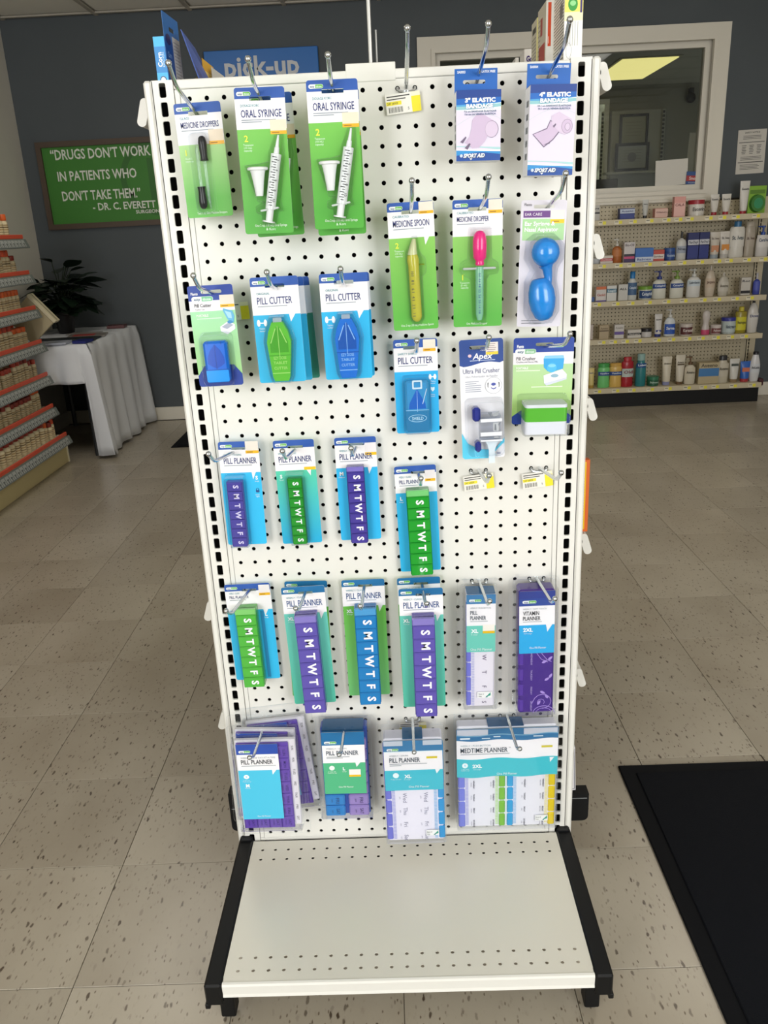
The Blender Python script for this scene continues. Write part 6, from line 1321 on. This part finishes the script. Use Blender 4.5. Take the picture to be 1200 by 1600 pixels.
# bottom shelf
tube('yellow-cream tube at the left end of the bottom back shelf', 1.425, 5, .046, .143, '#cbb874', '#a8893c', 'Vaseline', '#2b3a7c', (), .14, .9)
bottle('light green bottle on the bottom back shelf', 1.513, 5, .088, .174, '#6cbf72', '#3f9a4c', 'Vaseline', '#dce6f2', '#284a8c', .5, 'hip', .16, .86, (.5, .66))
bottle('golden yellow bottle on the bottom back shelf', 1.598, 5, .091, .172, '#d0ac5c', '#c99f4c', 'Vaseline', '#dce6f2', '#284a8c', .5, 'hip', .12, .86, (.5, .66))
bottle('deep red bottle with pale diagonal label on the bottom back shelf', 1.681, 5, .089, .212, '#a01f2c', '#a8222e', 'Old', '#7a3a44', '#b5c0bc', .55, 'hip', .14, .62, (.34, .62))
bottle('teal bottle with clear cap on the bottom back shelf', 1.777, 5, .075, .231, '#2b7a80', '#8fb0ac', 'Lubri', '#dfe8f0', '#28508c', .75, 'round', .2, .7, (.58, .72))
jar('dark green tub on the bottom back shelf', 1.867, 5, .085, .067, '#2b6a4c', '#35795a', 'Palmers', '#b5d2c0', '#24583f', .3)
tube('beige tube with lavender cap on the bottom back shelf', 1.963, 5, .073, .203, '#cdc5b2', '#8b8fb8', 'Aveeno', '#5a5340', (), .12, .74)
tube('beige tube with brown cap on the bottom back shelf', 2.058, 5, .073, .21, '#cfc8b8', '#6a5238', 'Aveeno', '#4a4434', ((.66, .71, '#5a4a36'),), .1, .66)
pump('beige pump bottle with brown collar on the bottom back shelf', 2.129, 5, .086, .197, '#cdc6b4', '#6a523a', 'Aveeno', '#4a4434', '#c9c1ae', (.2, .6))
carton('wide tan carton with blue panel on the bottom back shelf', 2.254, 5, .143, .151, '#b3a584', ((.36, .74, '#3f78b0'),), 'Aveeno', '#4a4434', .88, .07)
bottle('beige bottle with dark cap on the bottom back shelf', 2.361, 5, .088, .193, '#c3bcaa', '#2f2f33', 'Aveeno', '#4a4434', '#c6bfae', .55, 'round', .17, .62, (.25, .72))
tube('white tube with tan cap and dark band on the bottom back shelf', 2.445, 5, .075, .166, '#cdccc6', '#8a7558', 'Rx', '#4a5456', ((.70, .80, '#4a524e'),), .14, .74)
tube('bright blue tube with red cap on the bottom back shelf', 2.523, 5, .077, .145, '#2a62b8', '#a9353c', None, '#fff', ((.5, .7, '#d0775a'),), .16, .8)
bottle('white bottle with black cap at the right end of the bottom back shelf', 2.590, 5, .074, .21, '#cfcfd2', '#1d1e24', 'AmLactin', '#33343c', '#cdd0d6', .55, 'oval', .09, .5, (.3, .6))

# ------------------------------------------------------------------ vitamin shelving at left
vs_ = thing('vitamin_shelving', 'pale shelving with orange-red shelf edges along the left wall', 'shelving', (-2.05, 3.5, 0))
YA, YE = -.4, 3.50
mb = MB(); mb.box((-.40, YA-3.5, 0), (-.385, .08, 1.62), C('#b5b09a', .6)); mb.build('back_panel', vs_)
mb = MB(); mb.box((-.38, YA-3.5, 0), (0, .09, .135), C('#cdbf8e', .5), .004); mb.build('base', vs_)
mb = MB(); mb.box((-.002, .077, .0), (.004, .092, .13), C('#e8e2c8', .5)); mb.build('corner_strip', vs_)
VLB = [None]; VZ = [1.337, 1.145, .950, .757, .565, .375, .198]
RED = C('#d4553c', .5); RAIL = C('#6f7674', .55); TAGC = C('#a6aaa7', .55); TAGD = C('#5f6463', .5)
for s, z in enumerate(VZ):
    xf = .05 if s == 6 else 0.0; ye = (.0 if s < 6 else .0)
    if s == 6: ye = .0
    mb = MB(); mb.box((-.38, YA-3.5, z-.02), (xf-.004, ye, z-.005), C('#c6c0aa', .5)); mb.box((xf-.012, YA-3.5, z-.010), (xf, ye, z+.012), RED, .002); sh = mb.build('shelf', vs_)
    mb = MB(); T2 = Matrix.Translation((xf, 0, z-.014)) @ Matrix.Rotation(R(-22), 4, 'Y')
    mb.box((-.002, YA-3.5, -.05), (.004, ye+.02, 0), RAIL, 0, T2); mb.build('price_rail', sh); y = ye-.02
    while y > -1.1:
        if VLB[0] is None:
            mb = MB(); mb.box((.004, -.034, -.044), (.0055, 0, -.006), TAGC); mb.box((.0055, -.026, -.03), (.006, -.008, -.022), TAGD); mb.box((.0055, -.022, -.044), (.006, -.014, -.03), TAGD); o = mb.build('price_label', sh); VLB[0] = o.data
        else: o = bpy.data.objects.new('price_label', VLB[0]); COL.objects.link(o); o.parent = sh
        o.location = (xf, y, z-.014); o.rotation_euler = (0, R(-22), 0); y -= .043
vb = random.Random(11)
_body = {}
def vit_bottle(y, x, s, r, h, capc, label):
    k = (capc, round(r, 3), round(h, 3))
    t = thing('vitamin_bottle', label, 'bottle', (x, y, VZ[s]-.0045), (0, 0, R(vb.uniform(-40, 40))), 'vitamin bottles on the left wall shelves')
    if k not in _body:
        mb = MB(); hb = h*.74; mb.lathe([(r*.93, 0), (r, h*.03), (r, hb*.88), (r*.82, hb*.97), (r*.7, hb)], C('#d9cca8', .4), 12)
        for q, c in ((.14, '#b9a880'), (.24, '#8f7c58'), (.33, '#b39a6c'), (.43, '#7c6a4a'), (.52, '#a8946a')): mb.lathe([(r*1.005, h*q), (r*1.005, h*(q+.035+.02*(q > .3)))], C(c, .5), 12)
        a = mb.build('bottle_body', t, True, 40)
        mb = MB(); mb.lathe([(r*.8, hb), (r*.86, hb+.003), (r*.86, h*.97), (r*.78, h)], C(capc, .4), 12); b = mb.build('cap', t, True, 40)
        _body[k] = (a.data, b.data)
    else:
        for nm, me in zip(('bottle_body', 'cap'), _body[k]): o = bpy.data.objects.new(nm, me); COL.objects.link(o); o.parent = t
ORD = ['first', 'second', 'third', 'fourth', 'fifth', 'sixth', 'seventh', 'eighth', 'ninth', 'tenth', 'eleventh', 'twelfth', 'thirteenth', 'fourteenth', 'fifteenth', 'sixteenth', 'seventeenth', 'eighteenth', 'nineteenth', 'twentieth', 'twenty-first', 'twenty-second', 'twenty-third', 'twenty-fourth', 'twenty-fifth']
SHN = ['top', 'second', 'third', 'fourth', 'fifth', 'sixth', 'lowest']
CAPN = {'#e0662a': 'orange', '#b5402c': 'brick red', '#d8542e': 'red-orange', '#8f3226': 'dark red'}
for s in range(7):
    xf = -2.05+(.05 if s == 6 else 0)
    for row in (0, 1):
        y = 3.46-vb.random()*.03 - (.02 if s in (2, 3) else 0); n = 0; last = None
        ymin = (3.2, 3.1, 3.02, 2.92, 2.84, 2.74, 2.72)[s]-.12
        while y > ymin:
            if last is None or vb.random() < .35: last = (vb.choice([.019, .023, .027]), vb.choice([.10, .112, .13]), vb.choice(list(CAPN)))
            r, h, c = last
            if s == 0: h = .125; r = .027; c = '#e0662a'
            y -= r
            vit_bottle(y, xf-.035-r-row*.068-vb.random()*.008, s, r, h, c, '%s-capped vitamin bottle, %s from the far end, %s row, %s left shelf' % (CAPN[c], ORD[n], ('front', 'back')[row], SHN[s]))
            y -= r+.004+vb.random()*.010; n += 1
t = thing('vitamin_bottle', 'yellow and green bottle at the picture edge on the lowest left shelf', 'bottle', (-2.05, 2.545, VZ[6]-.0045))
mb = MB(); mb.lathe([(.026, 0), (.028, .004), (.028, .085), (.02, .095)], C('#e0d49a', .4), 12); mb.lathe([(.0285, .01), (.0285, .04)], C('#4a8a3c', .4), 12); mb.lathe([(.0285, .04), (.0285, .055)], C('#e2c83a', .4), 12); mb.build('bottle_body', t, True, 40)
mb = MB(); mb.lathe([(.021, .095), (.021, .118)], C('#e07a2a', .4), 12); mb.build('cap', t, True, 40)
t = thing('shelf_placard', 'pale square placard turned on its corner at the end of the left shelves', 'sign', (-2.115, 3.56, .735))
mb = MB(); TT = Matrix.Translation((0, 0, .14)) @ Matrix.Rotation(R(50), 4, 'Y')
mb.box((-.10, -.012, -.10), (.10, .012, .10), C('#b3a788', .5), .002, TT); mb.build('board', t)
mb = MB(); mb.box((-.105, -.016, .088), (.105, .05, .108), C('#cfc6a8', .5), .002, TT); mb.box((-.10, .012, .1082), (.10, .018, .1088), C('#5a533f', .5), 0, TT); mb.build('edge_channel', t)

# ------------------------------------------------------------------ draped table in the corner
CLOTH = painted('white_table_cloth', '#dde1e8', .8, .2, 260, .03)
tb = thing('side_table', 'folding table under the white cloth in the back left corner', 'table', (-2.13, 4.15, 0))
mb = MB(); mb.box((-.30, -.50, .675), (.27, .52, .70), C('#8f8f8d', .5), .004); mb.build('tabletop', tb)
for lx in (-.26, .22):
    for ly in (-.44, .47): mb = MB(); mb.tube([(lx, ly, 0), (lx, ly, .68)], .016, C('#4a4c50', .35, .6), 8); mb.build('leg', tb, True)
def drape():
    vs = []; fs = []; m = {}
    X0_, X1_, Y0, Y1, ZT = -2.44, -1.845, 3.645, 4.655, .712
    def v(p): vs.append(p); return len(vs)-1
    N = 36
    # top
    tl = [[v((X0_+(X1_-X0_)*i/6, Y0+(Y1-Y0)*j/N, ZT+.0015*math.sin(i*2+j))) for j in range(N+1)] for i in range(7)]
    for i in range(6):
        for j in range(N): fs.append((tl[i][j], tl[i+1][j], tl[i+1][j+1], tl[i][j+1]))
    # right side falls to the floor in folds
    prev = tl[6]; M = 10; edge = [tl[6][0]]
    for k in range(1, M+1):
        f = k/M; row = []
        for j in range(N+1):
            u = j/N; fold = (.022*math.sin(u*34)+.014*math.sin(u*19+1.3))*f**.8
            row.append(v((X1_+.012+.02*f+fold+.035*f*max(0, 1-u/.14)**2, Y0+(Y1-Y0)*u-.03*f*(1-u)+.02*math.sin(u*21)*f, ZT-(ZT-.012)*f+.012*max(0, math.sin(u*16+2))*(f == 1))))
        for j in range(N): fs.append((prev[j], row[j], row[j+1], prev[j+1]))
        prev = row; edge.append(row[0])
    sideg = []
    # front: short apron on the left, long corner fold at the right
    K = 40; prevf = [v((X0_+(X1_-X0_)*i/K, Y0, ZT)) for i in range(K)]+[edge[0]]
    for k in range(1, M+1):
        f = k/M; row = []
        for i in range(K+1):
            u = i/K; drop = .235 if u < .90 else .235+(ZT-.02-.235)*min(1, (u-.90)/.025)
            row.append(edge[k] if i == K else v((X0_+(X1_-X0_)*u+.02*f*(u > .8), Y0-.012-.02*f-.012*math.sin(u*26)*f, ZT-drop*f)))
        for i in range(K): fs.append((prevf[i], prevf[i+1], row[i+1], row[i]))
        prevf = row
    mb = MB(); mb.add(vs, fs, CLOTH); o = mb.build('tablecloth', None, True, 80)
    s = o.modifiers.new('thick', 'SOLIDIFY'); s.thickness = .003; s.offset = -1
    return o
tag(drape(), 'white cloth draped over the corner table with folds to the floor', 'tablecloth')
# plant
def leaf_mesh():
    vs = []; fs = []; n = 6
    for i in range(n+1):
        u = i/n; w = .40*math.sin(math.pi*min(1, u*.96+.03))**.8*(1-.25*u); z = -.25*u*u
        vs += [(u, -w, z+.05*abs(w)), (u, 0, z-.02), (u, w, z+.05*abs(w))]
    for i in range(n):
        a = i*3; fs += [(a, a+3, a+4, a+1), (a+1, a+4, a+5, a+2)]
    me = bpy.data.meshes.new('leaf'); me.from_pydata(vs, [], fs); me.materials.append(C('#16261a', .4))
    me.polygons.foreach_set('use_smooth', [True]*len(me.polygons)); return me
pl = thing('potted_plant', 'dark leafy plant in a black pot on the draped table', 'plant', (-2.21, 4.30, .714))
mb = MB(); mb.lathe([(.05, 0), (.075, .12), (.082, .125), (.082, .145), (.07, .145), (.068, .12)], C('#121214', .3), 18); mb.build('pot', pl, True, 40)
mb = MB(); mb.lathe([(.001, .118), (.068, .12)], C('#15110d', .9), 14); mb.build('soil', pl)
lm = leaf_mesh(); pr = random.Random(5); sm = MB()
for k in range(105):
    a = pr.uniform(0, 2*math.pi); el = pr.uniform(-.1, 1.15); L = pr.uniform(.09, .17); rr = pr.uniform(.03, .14)
    base = Vector((rr*math.cos(a)*1.05, rr*math.sin(a)*.8, .16+pr.uniform(.0, .20)*(.4+el)))
    sm.tube([(0, 0, .12), (base.x*.4, base.y*.4, base.z*.7+.03), tuple(base)], .003, C('#1c2a18', .5), 5, None, False)
    o = bpy.data.objects.new('leaf', lm); COL.objects.link(o); o.parent = pl; o.location = base; o.scale = (L, L*1.05, L); o.rotation_euler = (pr.uniform(-.4, .4), -el*.7+.3, a)
sm.build('stems', pl, True)
# leaflets on the table
def paper(label, x, y, w, d, col, rz, z=.715, h=.004, name='leaflet', c2=None, cat='leaflet'):
    t = thing(name, label, cat, (x, y, z), (0, 0, R(rz))); mb = MB(); mb.box((-w/2, -d/2, 0), (w/2, d/2, h), C(col, .35), .0008); mb.build('sheets', t)
    if c2: mb = MB(); mb.box((-w*.38, -d*.3, h), (w*.2, d*.3, h+.0006), C(c2, .35)); mb.build('print', t)
paper('blue and white leaflets at the front edge of the draped table', -2.12, 3.69, .30, .13, '#aeb4c4', 4, h=.012, c2='#c4c8d2')
paper('small navy booklet at the front edge of the draped table', -1.885, 3.70, .085, .11, '#27307a', -6, h=.016, name='booklet', cat='booklet')
paper('dark magazine lying across the middle of the draped table', -2.05, 3.86, .40, .16, '#2f3438', 3, h=.01, name='magazine', cat='magazine')
paper('glossy magazine with a red picture on the draped table', -1.98, 4.05, .24, .18, '#8a8480', 12, h=.008, name='magazine', c2='#b04440', cat='magazine')
paper('pale leaflet near the back of the draped table', -2.06, 4.22, .2, .14, '#a9a6a4', -8)
paper('dark red leaflet at the back corner of the draped table', -1.93, 4.50, .12, .1, '#5a2f30', 5, h=.02)
# ------------------------------------------------------------------ floor mats
MATM = painted('rubber_mat', '#090c13', .8, .8, 420, .1, .18)
def mat_(label, x0, y0, x1, y1):
    t = thing('floor_mat', label, 'mat', ((x0+x1)/2, (y0+y1)/2, 0)); w, d = (x1-x0)/2, (y1-y0)/2
    mb = MB(); mb.box((-w, -d, 0.0005), (w, d, .006), C('#090b10', .7, spec=.18), .003); mb.build('rubber_border', t)
    mb = MB(); mb.box((-w+.035, -d+.035, .004), (w-.035, d-.035, .0095), MATM, .002); mb.build('pile', t)
mat_('large black floor mat at right in front of the back shelving', .534, -1.10, 1.46, .388)
mat_('black floor mat half hidden behind the stand at left', -1.47, 3.82, -.5, 4.50)

for o in COL.objects:                       # print too fine to pick apart letter by letter
    if o.name.split('.')[0] in ('lettering', 'tab_lettering', 'scale_marks', 'day_names', 'day_letters'): o['kind'] = 'stuff'
